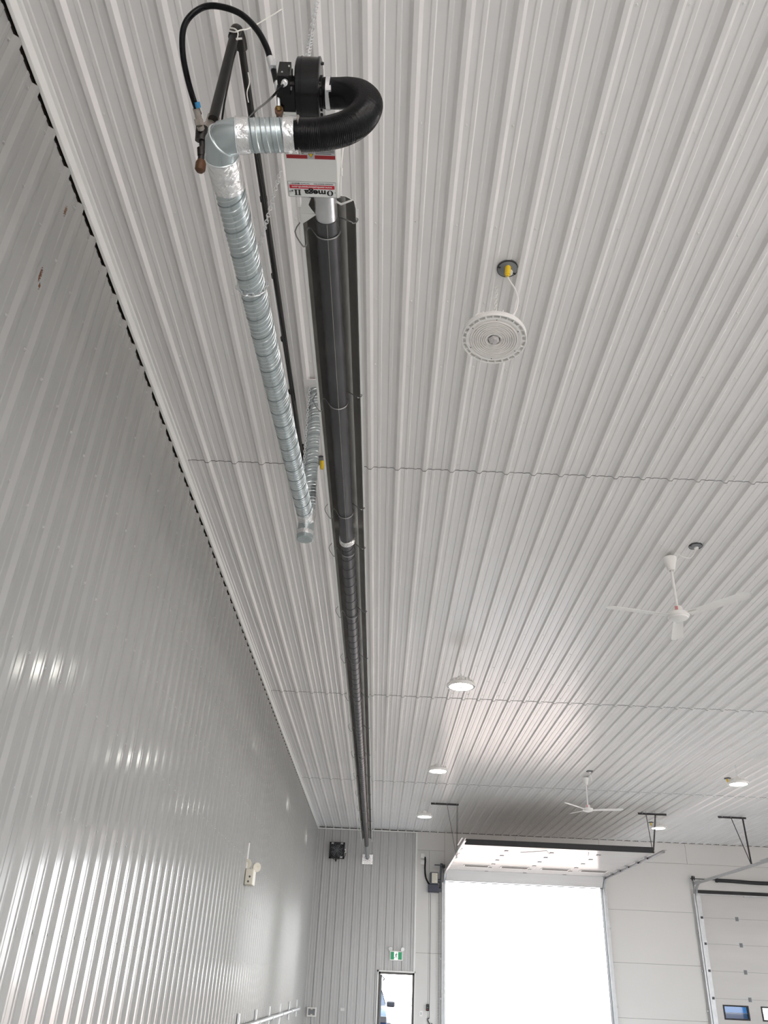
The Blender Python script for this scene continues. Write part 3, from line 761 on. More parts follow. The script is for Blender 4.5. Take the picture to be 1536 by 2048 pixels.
litpos = [(922, 1374, 'lit high bay light hung between the dark tube heater and the nearer ceiling fan'),
          (876, 1543, 'lit high bay light second along the row right of the dark tube'),
          (849, 1634, 'lit high bay light at the far end beside the left track hanger'),
          (1477, 1569, 'lit high bay light with yellow plug at the right edge of the photo'),
          (1317, 1657, 'lit high bay light behind the middle track hanger above the open door')]
for (u, v, lb) in litpos:
    p = at(u, v, 2, 5.12 if u != 1317 else 5.2)
    if LIT is None: LIT = make_light(True, lb, tuple(p)); hook(LIT, H-5.12)
    else: dup(LIT, tuple(p), lb)
# ceiling outlets
def outlet(u, v, label, plug=None):
    p = at(u, v, 2, H-.012); t = thing('ceiling_outlet', label, 'outlet', (p.x, p.y, H), 'round ceiling outlet boxes')
    m = MB(); m.lathe([(.062, .0), (.062, -.016), (.058, -.019), (.0, -.019)], 32); m.build('box', 'mid_grey', t, smooth=True)
    m = MB(); m.lathe([(.060, -.0195), (.063, -.0195), (.063, -.010)], 32)
    for a in (.6, 3.4): m.box(.045, .063, -.005, .005, -.022, -.018, 0, Matrix.Rotation(a, 4, 'Z'))
    m.build('rim', 'black_matte', t)
    m = MB(); m.lathe([(.022, -.019), (.022, -.03), (0, -.03)], 20, Matrix.Translation((.012, .02, 0))); m.build('socket', 'white_plastic', t)
    if plug:
        m = MB(); m.tube([(-.005, .0, -.02), (.0, .01, -.07), (.0, .012, -.09)], [.018, .017, .012], 12); m.build('plug', plug, t, smooth=True)
    return t
outlet(1015, 537, 'round grey ceiling outlet with yellow plug above the unlit high bay light')
outlet(645, 921, 'ceiling outlet with yellow plug half hidden between branch pipe and dark tube', 'yellow')
outlet(1391, 1092, 'round grey ceiling outlet beside the nearer ceiling fan')
outlet(1179, 1543, 'dark ceiling outlet above the far ceiling fan')
outlet(1455, 1557, 'ceiling outlet with yellow plug beside the rightmost high bay light', 'yellow')
outlet(1302, 1645, 'ceiling outlet with yellow plug beside the middle track hanger', 'yellow')

# ================================================================= CEILING FANS
def make_fan(label, hub, top, angs, cord, red=False):
    t = thing('ceiling_fan', label, 'fan', tuple(hub), 'white three-blade ceiling fans')
    h = top-hub.z
    m = MB(); m.lathe([(.0, -.050), (.05, -.046), (.082, -.034), (.088, -.022), (.098, -.018), (.1, -.012), (.1, .012), (.094, .02), (.06, .024), (.0, .024)], 40); m.build('motor', 'white_plastic', t, smooth=True)
    m = MB(); m.lathe([(.052, .02), (.048, .04), (.042, .085), (.0, .087)], 28); cz = m.build('motor_cup', 'white_plastic', t, smooth=True)
    m = MB(); m.box(-.036, -.012, -.0475, -.036, .035, .075); m.build('warning_sticker', 'sticker_pink', cz)
    m = MB(); m.tube([(0, 0, .08), (0, 0, h-.12)], .0125, 14); m.build('downrod', 'white_plastic', t, smooth=True)
    m = MB(); m.lathe([(.02, h-.175), (.034, h-.17), (.064, h-.05), (.066, h-.035), (.0, h-.035)], 28); m.build('canopy', 'white_plastic', t, smooth=True)
    m = MB(); m.tube([(0, 0, h-.04), (0, 0, h+.0)], .012, 10); m.tube([(.03, .01, h-.04), (.03, .02, h)], .004, 6); m.build('ceiling_hook', 'steel', t)
    for a in angs:
        m = MB(); N = 14; prev = None; r0, r1 = .11, .70
        for i in range(N+1):
            s = i/N; r = r0+(r1-r0)*s; w = (.046+.018*s)
            if s > .9: w *= math.sqrt(max(.02, 1-((s-.9)/.102)**2))
            tw = math.radians(-10); th = .0012
            pts = []
            for (c, e) in ((-w, .0), (-w*.4, .006), (w*.4, .006), (w, .0)):
                pts.append((c*math.cos(tw), c*math.sin(tw)+e))
            row = [(r, y, z+th-.004+.03*s) for y, z in pts]+[(r, y, z-th-.004+.03*s) for y, z in pts[::-1]]
            row = [tuple(Matrix.Rotation(a, 4, 'Z') @ Vector(p)) for p in row]
            o = len(m.v); m.v += row
            if prev is not None:
                for j in range(8): m.face((prev+j, prev+(j+1) % 8, o+(j+1) % 8, o+j))
            else: m.face(range(o, o+8))
            prev = o
        m.face(range(prev, prev+8))
        b = m.build('blade', 'white_plastic', t, smooth=True)
        m = MB(); m.box(.06, .19, -.022, .022, -.006, -.001, 0, Matrix.Rotation(a, 4, 'Z')); m.build('blade_arm', 'white_plastic', b)
    m = MB(); m.tube(bez([Vector(p)-hub for p in cord], 6), .0042, 6); m.build('power_cord', 'white_plastic', t, smooth=True)
    return t
h1 = Vector((4.542, 7.0, 4.84))
def tipang(u, v, hub, z):
    p = at(u, v, 2, z); return math.atan2(p.y-hub.y, p.x-hub.x)
a1 = [tipang(1355, 1291, h1, 4.84), tipang(1215, 1215, h1, 4.86), tipang(1507, 1187, h1, 4.86)]
make_fan('white ceiling fan with long downrod beside a round outlet, nearer of two', h1, H, a1,
         [h1+Vector((.02, -.01, H-h1.z-.04)), at(1352, 1104, 2, H-.02), at(1362, 1112, 2, H-.08), at(1380, 1116, 2, H-.10), at(1390, 1103, 2, H-.06), at(1391, 1095, 2, H-.02)])
h2 = at(1176, 1619, 2, 4.84)
a2 = [tipang(1249, 1620, h2, 4.86), tipang(1139, 1608, h2, 4.86), tipang(1136, 1629, h2, 4.86)]
make_fan('white ceiling fan in front of the open overhead door, farther of two', h2, H, a2,
         [h2+Vector((.02, -.01, H-h2.z-.04)), h2+Vector((.1, -.1, H-h2.z-.10)), at(1179, 1545, 2, H-.02)])

# ================================================================= DOORS
# man door frame
mb = MB()
mb.box(MX0-.035, MX0+.0, D-.032, D+.24, 0, MZ+.035); mb.box(MX1, MX1+.022, D-.032, D+.24, 0, MZ+.035); mb.box(MX0-.035, MX1+.022, D-.032, D+.24, MZ, MZ+.035)
door1 = struct(mb.build('door_1', 'trim_white'))
mb = MB(); mb.box(MX0, MX0+.05, D+.03, D+.23, 0, MZ); mb.box(MX1-.05, MX1, D+.03, D+.23, 0, MZ); mb.box(MX0, MX1, D+.03, D+.23, MZ-.05, MZ)
mb.build('jamb', 'jamb_dark', door1)
hm = Matrix.Translation((MX0+.05, D+.24, 0)) @ Matrix.Rotation(math.radians(96), 4, 'Z')
mb = MB(); mb.box(0, .86, -.045, 0, .02, MZ-.06, 0, hm); lf = mb.build('leaf', 'mid_grey', door1)
mb = MB(); mb.bar((MX0+.10, D+.24, MZ-.10), (MX0+.16, D+.16, MZ-.16), .02, .02); mb.bar((MX0+.16, D+.16, MZ-.16), (MX0+.12, D+.26, MZ-.2), .025, .02); mb.build('closer_arm', 'dark_grey', door1)
# open overhead door
ZL2 = 4.47
hy = [24.22, 23.92, 23.13, 22.40, 21.61, 20.78, 20.01, 19.25]
hz = [4.205, ZL2-.005, ZL2, ZL2, ZL2, ZL2, ZL2+.005, ZL2+.01]
XL, XR = 3.66, 7.96
door2 = None
mb = MB(); T = .045
for i in range(7):
    y0, z0, y1, z1 = hy[i], hz[i], hy[i+1], hz[i+1]
    d = Vector((0, y1-y0, z1-z0)).normalized(); nrm = Vector((0, -d.z, d.y))
    if nrm.z < 0: nrm = -nrm
    a = Vector((0, y0, z0))+d*.003; b = Vector((0, y1, z1))-d*.003
    poly = [(a.y, a.z), (b.y, b.z), (b.y+nrm.y*T, b.z+nrm.z*T), (a.y+nrm.y*T, a.z+nrm.z*T)]
    mb.prism(poly, XL, XR, 'x')
door2 = struct(mb.build('door_2', 'door_white'))
for i in range(1, 7):
    for xx in (4.74, 5.79, 6.87):
        m = MB(); m.box(xx-.045, xx+.045, hy[i]-.05, hy[i]+.05, hz[i]-.008, hz[i]-.001); m.box(xx-.022, xx+.022, hy[i]-.025, hy[i]+.025, hz[i]-.012, hz[i]-.004, 1)
        m.build('hinge', ['dark_grey', 'steel'], door2)
    for s_, xx in ((1, XL+.03), (-1, XR-.03)):
        m = MB(); m.box(xx-.03, xx+.03, hy[i]-.06, hy[i]+.06, hz[i]-.012, hz[i]-.001); m.tube([(xx, hy[i], hz[i]-.02), (xx-s_*.07, hy[i], hz[i]-.02)], .012, 8); m.tube([(xx-s_*.055, hy[i], hz[i]-.02), (xx-s_*.078, hy[i], hz[i]-.02)], .024, 12, 1)
        m.build('roller', ['steel', 'black_matte'], door2)
for (x0, x1) in ((4.05, 4.66), (5.02, 5.70), (6.08, 6.76), (7.10, 7.76)):
    m = MB(); y0, y1 = 22.74, 23.02
    for (a, b, c, d) in ((x0-.03, x1+.03, y0-.03, y0), (x0-.03, x1+.03, y1, y1+.03), (x0-.03, x0, y0, y1), (x1, x1+.03, y0, y1)): m.box(a, b, c, d, ZL2-.014, ZL2-.001)
    w = m.build('window_frame', 'panel_white', door2)
    m = MB(); m.box(x0, x1, y0, y1, ZL2-.012, ZL2-.0015); m.build('pane', 'seam_dark', w)
mb = MB(); mb.box(XL+.04, XR-.04, hy[7]-.03, hy[7]+.0, hz[7]-.02, hz[7]+.10); mb.build('top_strut', 'black_matte', door2)
mb = MB(); mb.box(XL, XR, hy[0]+.0, hy[0]+.045, hz[0]-.022, hz[0]-.003); mb.build('bottom_seal', 'mid_grey', door2)
mb = MB(); mb.tube([(5.6, 19.6, ZL2-.01), (5.05, 19.9, ZL2-.03)], .007, 6); mb.tube([(5.6, 19.6, ZL2-.01), (5.72, 19.95, ZL2-.03)], .007, 6)
mb.tube([(6.55, 19.6, ZL2-.01), (6.62, 19.95, ZL2-.03)], .007, 6); mb.build('top_bracket', 'mid_grey', door2)
# tracks
def track(x, s, label, yend, zc=4.40, ytop=D-.1):
    m = MB(); Rr = .38; path = [(x, ytop, 0.02), (x, ytop, zc-Rr)]
    for i in range(1, 9):
        a = PI/2*i/8; path.append((x, ytop-Rr*(1-math.cos(a)), zc-Rr+Rr*math.sin(a)))
    path.append((x, yend, zc+.02))
    P = [Vector(p) for p in path]; prof_ = [(0, -.028), (s*.048, -.028), (s*.048, -.022), (s*.004, -.022), (s*.004, .022), (s*.048, .022), (s*.048, .028), (0, .028)]
    o = None
    for i, p in enumerate(P):
        d = (P[min(i+1, len(P)-1)]-P[max(i-1, 0)]).normalized(); nn = Vector((1,0,0)).cross(d)
        b = len(m.v); m.v += [tuple(p+Vector((a, 0, 0))+nn*c) for a, c in prof_]
        if i:
            for j in range(8): m.face((o+j, o+(j+1) % 8, b+(j+1) % 8, b+j))
        o = b
    t = thing('door_track', label, 'door track', (x, ytop, 0), 'galvanised overhead door tracks')
    part(m, 'rail', 'steel', t)
    m = MB(); m.box(min(x-s*.005, x-s*.05), max(x-s*.005, x-s*.05), ytop-.004, ytop+.0, .02, zc-.25); m.box(min(x-s*.002, x-s*.006), max(x-s*.002, x-s*.006), ytop, D-.004, .02, zc-.2); part(m, 'wall_angle', 'steel', t)
    for z in (.6, 1.4, 2.3, 3.2):
        m = MB(); m.box(min(x-s*.008, x-s*.09), max(x-s*.008, x-s*.09), D-.05, D-.006, z, z+.05); m.lathe([(.014, 0), (.014, .02)], 8, frame((x-s*.055, D-.05, z+.025), (1,0,0), (0,0,1), (0,-1,0)), capb=True); part(m, 'jamb_bracket', 'steel', t)
    m = MB(); m.box(min(x-s*.004, x-s*.012), max(x-s*.004, x-s*.012), D-.62, D-.1, zc-.03, zc+.05); m.prism([(D-.1, zc-.7), (D-.02, zc-.75), (D-.02, zc+.18), (D-.16, zc+.18)], x-s*.012, x-s*.006, 'x'); part(m, 'flag_bracket', 'steel', t)
    m = MB(); m.tube([(x-s*.03, D-.1, zc+.14), (x+s*.03, D-.1, zc+.14)], .06, 20); part(m, 'cable_drum', 'black_matte', t, smooth=True)
    m = MB(); m.box(min(x-s*.002, x-s*.05), max(x-s*.002, x-s*.05), yend, yend+1.1, zc+.048, zc+.054); m.box(min(x-s*.002, x-s*.007), max(x-s*.002, x-s*.007), yend, yend+1.1, zc-.0, zc+.054); part(m, 'track_angle', 'steel', t)
    return t
track(3.60, 1, 'galvanised track along the left side of the open overhead door', 18.35, 4.42)
track(8.02, -1, 'galvanised track along the right side of the open overhead door', 18.8, 4.42)
track(10.50, 1, 'galvanised track on the left side of the closed overhead door', 18.6, 4.42)
# hangers
def hanger(b0, b1, foot, label, leg=.82, brace=.42):
    t = thing('track_hanger', label, 'bracket', tuple(b0), 'black perforated track hangers')
    m = MB(); m.bar(b0, b1, .045, .006, (0,1,0)); m.bar(b0+Vector((0, .02, .02)), b1+Vector((0, .02, .02)), .006, .04, (0,1,0)); part(m, 'ceiling_bar', 'black_matte', t)
    a = b0.lerp(b1, leg); m = MB(); m.bar(a, foot, .042, .006, (1,0,0)); m.bar(a+Vector((.019,0,0)), foot+Vector((.019,0,0)), .006, .03, (0,1,0)); part(m, 'leg', 'black_matte', t)
    a = b0.lerp(b1, brace); m = MB(); m.bar(a, foot, .034, .006, (1,0,0)); part(m, 'brace', 'black_matte', t)
    for q in (leg, brace, .15):
        m = MB(); p = b0.lerp(b1, q); m.tube([p, p+Vector((0, 0, .06))], .006, 6); part(m, 'bolt', 'steel', t)
for (u0, v0, u1, v1, fu, fv, lb, l_, b_) in ((862, 1607, 917, 1610, 913, 1716, 'black perforated hanger holding the left track of the open door', .94, .58),
                                     (1276, 1627, 1332, 1630, 1306, 1707, 'black perforated hanger holding the right track of the open door', .60, .28),
                                     (1436, 1634, 1491, 1637, 1502, 1728, 'black perforated hanger holding the track of the closed door', .86, .46)):
    b0 = at(u0, v0, 2, H-.06); b1 = at(u1, v1, 2, H-.06); b1.y = b0.y; b1.z = b0.z
    ft = at(fu, fv, 1, b0.y)
    hanger(b0, b1, ft, lb, l_, b_)
# closed overhead door
zs = [0, .47, 1.095, 1.72, 2.341, 2.97, 3.597, 4.235]
mb = MB()
for a, b in zip(zs, zs[1:]):
    if abs(a-1.095) < .01:      # windowed section
        wins = [(10.865, 11.49), (11.845, 12.47), (12.825, 13.45), (13.8, 14.4)]; xs = 10.53
        for (x0, x1) in wins:
            mb.box(xs, x0, D+.012, D+.057, a+.002, b-.002); mb.box(x0, x1, D+.012, D+.057, a+.002, 1.275); mb.box(x0, x1, D+.012, D+.057, 1.565, b-.002); xs = x1
        mb.box(xs, 14.85, D+.012, D+.057, a+.002, b-.002)
    else: mb.box(10.53, 14.85, D+.012, D+.057, a+.002, b-.002)
    for k in range(1, 4): mb.box(10.53, 14.85, D+.0105, D+.013, a+(b-a)*k/4, a+(b-a)*k/4+.004)
for z in zs[1:7]: mb.box(10.53, 14.85, D+.02, D+.05, z-.01, z+.01, 1)
for z in (zs[0], zs[7]): mb.box(10.5, 14.87, D+.05, D+.07, z-.02, z+.06, 1)
mb.box(10.5, 10.55, D+.05, D+.07, 0, 4.28, 1); mb.box(14.83, 14.88, D+.05, D+.07, 0, 4.28, 1)
door3 = struct(mb.build('door_3', ['door_white', 'seam_dark']))
for i, (x0, x1) in enumerate(wins):
    m = MB()
    for (a, b, c, d) in ((x0-.02, x1+.02, 1.255, 1.29), (x0-.02, x1+.02, 1.55, 1.585), (x0-.02, x0+.02, 1.29, 1.55), (x1-.02, x1+.02, 1.29, 1.55)): m.box(a, b, D+.002, D+.06, c, d)
    w = m.build('window_frame', 'black_matte', door3)
    m = MB(); m.box(x0+.0, x1-.0, D+.03, D+.036, 1.275, 1.565); m.build('pane', 'blue_glass' if i == 0 else 'clear_glass', w)
for z in zs[1:7]:
    for xx in (11.58, 12.7, 13.8):
        m = MB(); m.box(xx-.04, xx+.04, D+.004, D+.012, z-.05, z+.05); m.box(xx-.02, xx+.02, D-.004, D+.006, z-.03, z+.03); m.build('hinge', 'mid_grey', door3)
    m = MB(); m.box(10.56, 10.66, D-.004, D+.011, z-.03, z+.03); m.tube([(10.62, D-.02, z), (10.53, D-.02, z)], .012, 8); m.build('roller', 'dark_grey', door3)
mb = MB(); mb.box(10.58, 10.67, D+.001, D+.011, .05, 4.2); mb.build('end_stile', 'steel', door3)
mb = MB(); mb.box(10.54, 14.85, D-.04, D+.012, 4.20, 4.255); mb.build('top_seal', 'black_matte', door3)
mb = MB(); mb.box(10.58, 14.85, D-.03, D+.012, 4.165, 4.185); mb.box(11.85, 12.1, D-.05, D-.01, 4.15, 4.18); mb.build('top_strut', 'steel', door3)
spring = thing('torsion_spring', 'black torsion spring on a shaft above the closed overhead door', 'spring', (11.2, D-.12, 4.52))
mb = MB(); sp = [(11.15, D-.12, 4.53), (11.6, D-.12, 4.525), (12.3, D-.12, 4.505), (13.0, D-.12, 4.52), (13.6, D-.12, 4.53)]
mb.tube(bez(sp, 6), .048, 16); part(mb, 'coil', 'black_matte', spring, smooth=True)
mb = MB(); mb.tube([(10.42, D-.12, 4.545), (14.9, D-.12, 4.545)], .0125, 10); part(mb, 'shaft', 'dark_grey', spring)
mb = MB(); mb.tube([(11.11, D-.12, 4.53), (11.17, D-.12, 4.53)], .056, 14); part(mb, 'winding_cone', 'black_matte', spring, smooth=True)
# operator of the open door
op = thing('door_operator', 'dark door operator box with pale label beside the open overhead door', 'motor', (3.33, D-.02, 4.15))
mb = MB(); mb.box(3.22, 3.44, D-.22, D-.02, 4.10, 4.40); body = part(mb, 'housing', 'dark_grey', op, bevel=.012)
mb = MB(); mb.box(3.265, 3.42, D-.224, D-.2205, 4.13, 4.38); sub(mb, 'rating_label', 'cream_plastic', body, op)
mb = MB()
for k, w in enumerate((.10, .12, .09, .11, .12, .06)): mb.box(3.285, 3.285+w, D-.2255, D-.2245, 4.345-.035*k, 4.352-.035*k)
sub(mb, 'label_lettering', 'mid_grey', body, op)
mb = MB(); mb.box(3.17, 3.46, D-.2, D-.005, 3.90, 4.10); part(mb, 'gearbox', 'navy', op, bevel=.01)
mb = MB(); mb.box(3.50, 3.54, D-.12, D-.005, 3.95, 4.62); mb.tube([(3.34, D-.1, 4.60), (3.55, D-.1, 4.60)], .014, 10); mb.tube([(3.5, D-.1, 4.6), (3.56, D-.1, 4.6)], .05, 16); part(mb, 'mounting_plate', 'dark_grey', op)
mb = MB(); mb.tube([(3.44, D-.1, 4.2), (3.53, D-.1, 4.2)], .05, 16); mb.tube([(3.44, D-.1, 3.98), (3.53, D-.1, 3.98)], .06, 16); part(mb, 'sprocket', 'dark_grey', op)
mb = MB(); chain(mb, [(3.475, D-.06, 3.95), (3.475, D-.06, .02)], link=.05, w=.012, r=.003); part(mb, 'hand_chain', 'mid_grey', op)
mb = MB(); mb.tube(bez([(3.02+.06, D-.03, 4.80), (3.085, D-.05, 4.70), (3.08, D-.05, 4.50), (3.10, D-.06, 4.30), (3.16, D-.08, 4.16), (3.22, D-.1, 4.08)], 6), .022, 10)
tag(mb.build('conduit', 'black_rubber', smooth=True), 'black flexible conduit from the white wall boxes to the door operator', 'conduit')
for (u, v, lb) in ((845, 1712, 'upper of two white outlet boxes on the wall above the door operator'), (845, 1725, 'lower of two white outlet boxes on the wall above the door operator')):
    p = at(u, v, 1, D); t = thing('wall_outlet', lb, 'outlet', (p.x, D-.004, p.z), 'white wall boxes')
    m = MB(); m.box(p.x-.055, p.x+.055, D-.05, D-.004, p.z-.06, p.z+.06); part(m, 'box', 'white_plastic', t, bevel=.008)
    m = MB(); m.box(p.x-.02, p.x+.02, D-.053, D-.05, p.z-.03, p.z+.03); part(m, 'cover', 'white_plastic', t)
# switch, control box, cord with hook
p = at(842, 2027, 1, D); t = thing('wall_switch', 'white switch plate on the wall between the doorway and the overhead door', 'switch', (p.x, D-.004, p.z))
m = MB(); m.box(p.x-.04, p.x+.04, D-.014, D-.004, p.z-.065, p.z+.065); part(m, 'plate', 'white_plastic', t, bevel=.004)
m = MB(); m.box(p.x-.014, p.x+.014, D-.020, D-.014, p.z-.03, p.z+.03); part(m, 'toggle', 'label_grey', t)
p = at(855, 2015, 1, D); t = thing('control_box', 'small dark push button box beside the hanging cord', 'control box', (p.x, D-.004, p.z))
m = MB(); m.box(p.x-.035, p.x+.035, D-.06, D-.004, p.z-.075, p.z+.075); part(m, 'box', 'black_matte', t, bevel=.006)
for k, mm in enumerate(('dark_grey', 'mid_grey', 'label_darkred')):
    m = MB(); m.lathe([(.014, 0), (.013, .008), (0, .009)], 12, frame((p.x, D-.06, p.z+.045-.045*k), (1,0,0), (0,0,1), (0,-1,0))); part(m, 'button', mm, t)
m = MB(); x0 = 3.245
m.tube([(x0, D-.012, 3.88), (x0, D-.012, .98)], .005, 6)
m.tube(bez([(x0, D-.02, .98), (x0-.04, D-.03, .96), (x0-.02, D-.03, .90), (x0+.03, D-.03, .84), (x0+.075, D-.03, .87)], 5), .014, 8)
tag(m.build('pull_cord', 'dark_grey', smooth=True), 'dark cord with a hooked end hanging below the door operator', 'cord')

# ================================================================= WALL THINGS
# exhaust fan
va = at(660, 1684, 1, D-.1); vb_ = at(688, 1717, 1, D-.1); xc, zc = (va.x+vb_.x)/2, (va.z+vb_.z)/2; hw = (vb_.x-va.x)/2
ef = thing('exhaust_fan', 'square black wall fan with round guard high in the far left corner', 'fan', (xc, D-.02, zc))
m = MB()
for (a, b, c, d) in ((-hw, hw, hw*.78, hw), (-hw, hw, -hw, -hw*.78), (-hw, -hw*.78, -hw, hw), (hw*.78, hw, -hw, hw)): m.box(xc+a, xc+b, D-.12, D-.02, zc+c, zc+d)
m.box(xc-hw, xc+hw, D-.03, D-.02, zc-hw, zc+hw); part(m, 'housing', 'black_matte', ef)
m = MB(); fr = frame((xc, D-.10, zc), (1,0,0), (0,0,1), (0,-1,0))
for r in (.25, .5, .75, 1.0): ring(m, Vector((xc, D-.11, zc)), Vector((0,1,0)), hw*.8*r, .005)
for k in range(8):
    a = PI*k/4+.3; m.tube([(xc, D-.112, zc), (xc+hw*.8*math.cos(a), D-.112, zc+hw*.8*math.sin(a))], .005, 6)
part(m, 'guard', 'mid_grey', ef)
m = MB()
for k in range(5):
    a = 2*PI*k/5; m.box(.03, hw*.72, -.045, .045, -.003, .003, 0, fr @ Matrix.Translation((0, 0, -.03)) @ Matrix.Rotation(a, 4, 'Z') @ Matrix.Rotation(.5, 4, 'X'))
m.lathe([(.05, -.04), (.05, -.01), (0, -.005)], 16, fr); part(m, 'fan_blades', 'dark_grey', ef)
for (sx, sz) in ((-1, 1), (1, 1), (1, -1)):
    m = MB(); m.box(xc+sx*hw*.62-.035, xc+sx*hw*.62+.035, D-.124, D-.1205, zc+sz*hw*.84-.022, zc+sz*hw*.84+.022); part(m, 'corner_label', 'label_grey', ef)
m = MB(); m.tube(bez([(xc-.12, D-.1, zc-hw), (xc-.02, D-.12, zc-hw-.04), (xc+.05, D-.1, zc-hw-.01), (xc+hw, D-.06, zc-hw*.8), (xc+hw+.04, D-.05, zc-.05)], 5), .006, 6); m.box(xc-.03, xc-.0, D-.1, D-.08, zc-hw-.08, zc-hw); part(m, 'power_cord', 'black_rubber', ef)
m = MB(); q = at(689, 1702, 1, D); m.box(q.x-.028, q.x+.04, D-.05, D-.02, q.z-.05, q.z+.05); m.box(q.x-.008, q.x+.02, D-.06, D-.05, q.z-.03, q.z+.01, 1)
tag(m.build('wall_outlet', ['white_plastic', 'black_matte'], origin=(q.x, D-.02, q.z)), 'small white outlet with black plug beside the square wall fan', 'outlet')
# exit sign
sa = at(780, 1902, 1, D-.05); sb = at(805, 1921, 1, D-.05); xc, zc = (sa.x+sb.x)/2, (sa.z+sb.z)/2; hw, hh = (sb.x-sa.x)/2, .112
es = thing('exit_sign', 'green and white running man exit sign above the open doorway', 'sign', (xc, D-.02, zc))
m = MB(); m.box(xc-hw, xc+hw, D-.06, D-.018, zc-hh, zc+hh); part(m, 'housing', 'white_plastic', es, bevel=.006)
for (a, b) in ((-.87, -.33), (.28, .87)):
    m = MB(); m.box(xc+a*hw, xc+b*hw, D-.063, D-.060, zc-hh*.78, zc+hh*.78); part(m, 'green_panel', 'exit_green', es)
m = MB(); m.box(xc-.33*hw, xc+.28*hw, D-.0625, D-.060, zc-hh*.78, zc+hh*.78); part(m, 'white_panel', 'exit_white', es)
m = MB(); gx = xc-.02*hw
def seg(a, b, w): m.bar((gx+a[0]*hh, D-.065, zc+a[1]*hh), (gx+b[0]*hh, D-.065, zc+b[1]*hh), w*hh, .002, (0,1,0))
m.lathe([(.0, -.066), (.105*hh, -.066), (.105*hh, -.063)], 14, frame((gx+.10*hh, D, zc+.55*hh), (1,0,0), (0,0,1), (0,1,0)))
seg((.06, .42), (-.03, -.08), .22); seg((.05, .38), (-.20, .22), .10); seg((-.20, .22), (-.26, .02), .09); seg((.08, .38), (.30, .20), .09); seg((.30, .20), (.42, .30), .09)
seg((.0, -.05), (.20, -.30), .13); seg((.20, -.30), (.22, -.62), .11); seg((-.03, -.05), (-.16, -.38), .13); seg((-.16, -.38), (-.46, -.44), .11)
part(m, 'running_figure', 'exit_figure', es)
for s_ in (-1, 1):
    m = MB(); fm = along((xc+s_*hw*.9, D-.04, zc+hh+.05), (xc+s_*hw*.9+s_*.03, D-.14, zc+hh+.02))[0]
    m.lathe([(0, -.03), (.03, -.025), (.05, .02), (.05, .04), (.044, .042), (0, .036)], 20, fm); m.tube([(xc+s_*hw*.86, D-.04, zc+hh-.005), (xc+s_*hw*.9, D-.04, zc+hh+.05)], .012, 8); part(m, 'lamp_head', 'white_plastic', es, smooth=True)
# grille panel low on the far wall
p0 = at(614.5, 2014, 1, D-.02); p1 = at(632, 2034, 1, D-.02)
gp = thing('wall_access_panel', 'square grey panel in a white frame low in the far left corner', 'panel', (p0.x, D-.02, p1.z))
m = MB(); m.box(p0.x, p1.x, D-.05, D-.019, p1.z, p0.z); part(m, 'frame', 'white_plastic', gp, bevel=.006)
m = MB(); m.box(p0.x+.035, p1.x-.035, D-.054, D-.05, p1.z+.035, p0.z-.03); part(m, 'cover', 'mid_grey', gp)
m = MB(); xm_ = (p0.x+p1.x)/2; m.box(xm_-.025, xm_+.025, D-.058, D-.052, p0.z-.05, p0.z-.02); m.box(xm_-.025, xm_+.025, D-.058, D-.052, p1.z+.03, p1.z+.06); part(m, 'clip', 'cream_plastic', gp)
p = at(685, 2019, 1, D-.02); m = MB(); m.box(p.x-.07, p.x+.07, D-.03, D-.019, p.z-.05, p.z+.05); m.box(p.x-.05, p.x+.05, D-.032, D-.03, p.z-.03, p.z+.03, 1)
tag(m.build('wall_plate', ['wall_white', 'panel_white'], origin=(p.x, D-.02, p.z)), 'faint white blank plate low on the ribbed far wall left of the doorway', 'plate')
# emergency light on the left wall
EY, EZ = 11.9, 2.89
el = thing('emergency_light', 'cream twin head emergency light box on the ribbed left wall', 'light', (.02, EY, EZ))
m = MB(); m.box(.02, .13, EY-.12, EY+.12, EZ-.10, EZ+.10); part(m, 'case', 'cream_plastic', el, bevel=.012)
m = MB()
for (x, z) in ((.07, -.06), (.085, .0)): m.lathe([(.014, 0), (.012, .006)], 10, frame((x, EY-.12, EZ+z), (1,0,0), (0,0,1), (0,-1,0)), capb=True)
part(m, 'test_button', 'dark_grey', el)
for s_ in (-1, 1):
    m = MB(); b_ = Vector((.075+s_*.045, EY+s_*.06, EZ+.155-s_*.015)); fm = along(b_, b_+Vector((.03+s_*.03, -.08, -.02)))[0]
    m.lathe([(0, -.03), (.03, -.03), (.055, .02), (.06, .05), (.052, .052), (0, .044)], 22, fm); m.tube([(.075+s_*.03, EY+s_*.06, EZ+.09), b_], .018, 10); part(m, 'lamp_head', 'cream_plastic', el, smooth=True)
m = MB(); m.tube([(.022, EY-.1, EZ+.1), (.022, EY-.1, EZ+.42)], .012, 8); part(m, 'conduit', 'white_plastic', el)
# pipe along the left wall with brackets
ap = thing('wall_air_pipe', 'galvanised pipe on strut brackets along the foot of the left wall', 'pipe', (.07, 21.8, 1.12))
m = MB(); m.tube([(.075, 8.0, 1.155), (.075, 21.85, 1.12)], .03, 14); part(m, 'pipe', 'zinc', ap, smooth=True)
for k, y in enumerate((21.8, 19.9, 18.0, 16.2, 14.4, 12.6)):
    m = MB(); m.box(.02, .045, y-.025, y+.025, .97, 1.30); part(m, 'strut', 'zinc', ap)
    m = MB(); ring(m, Vector((.075, y, 1.13)), Vector((0,1,0)), .038, .008); part(m, 'clamp', 'zinc', ap)

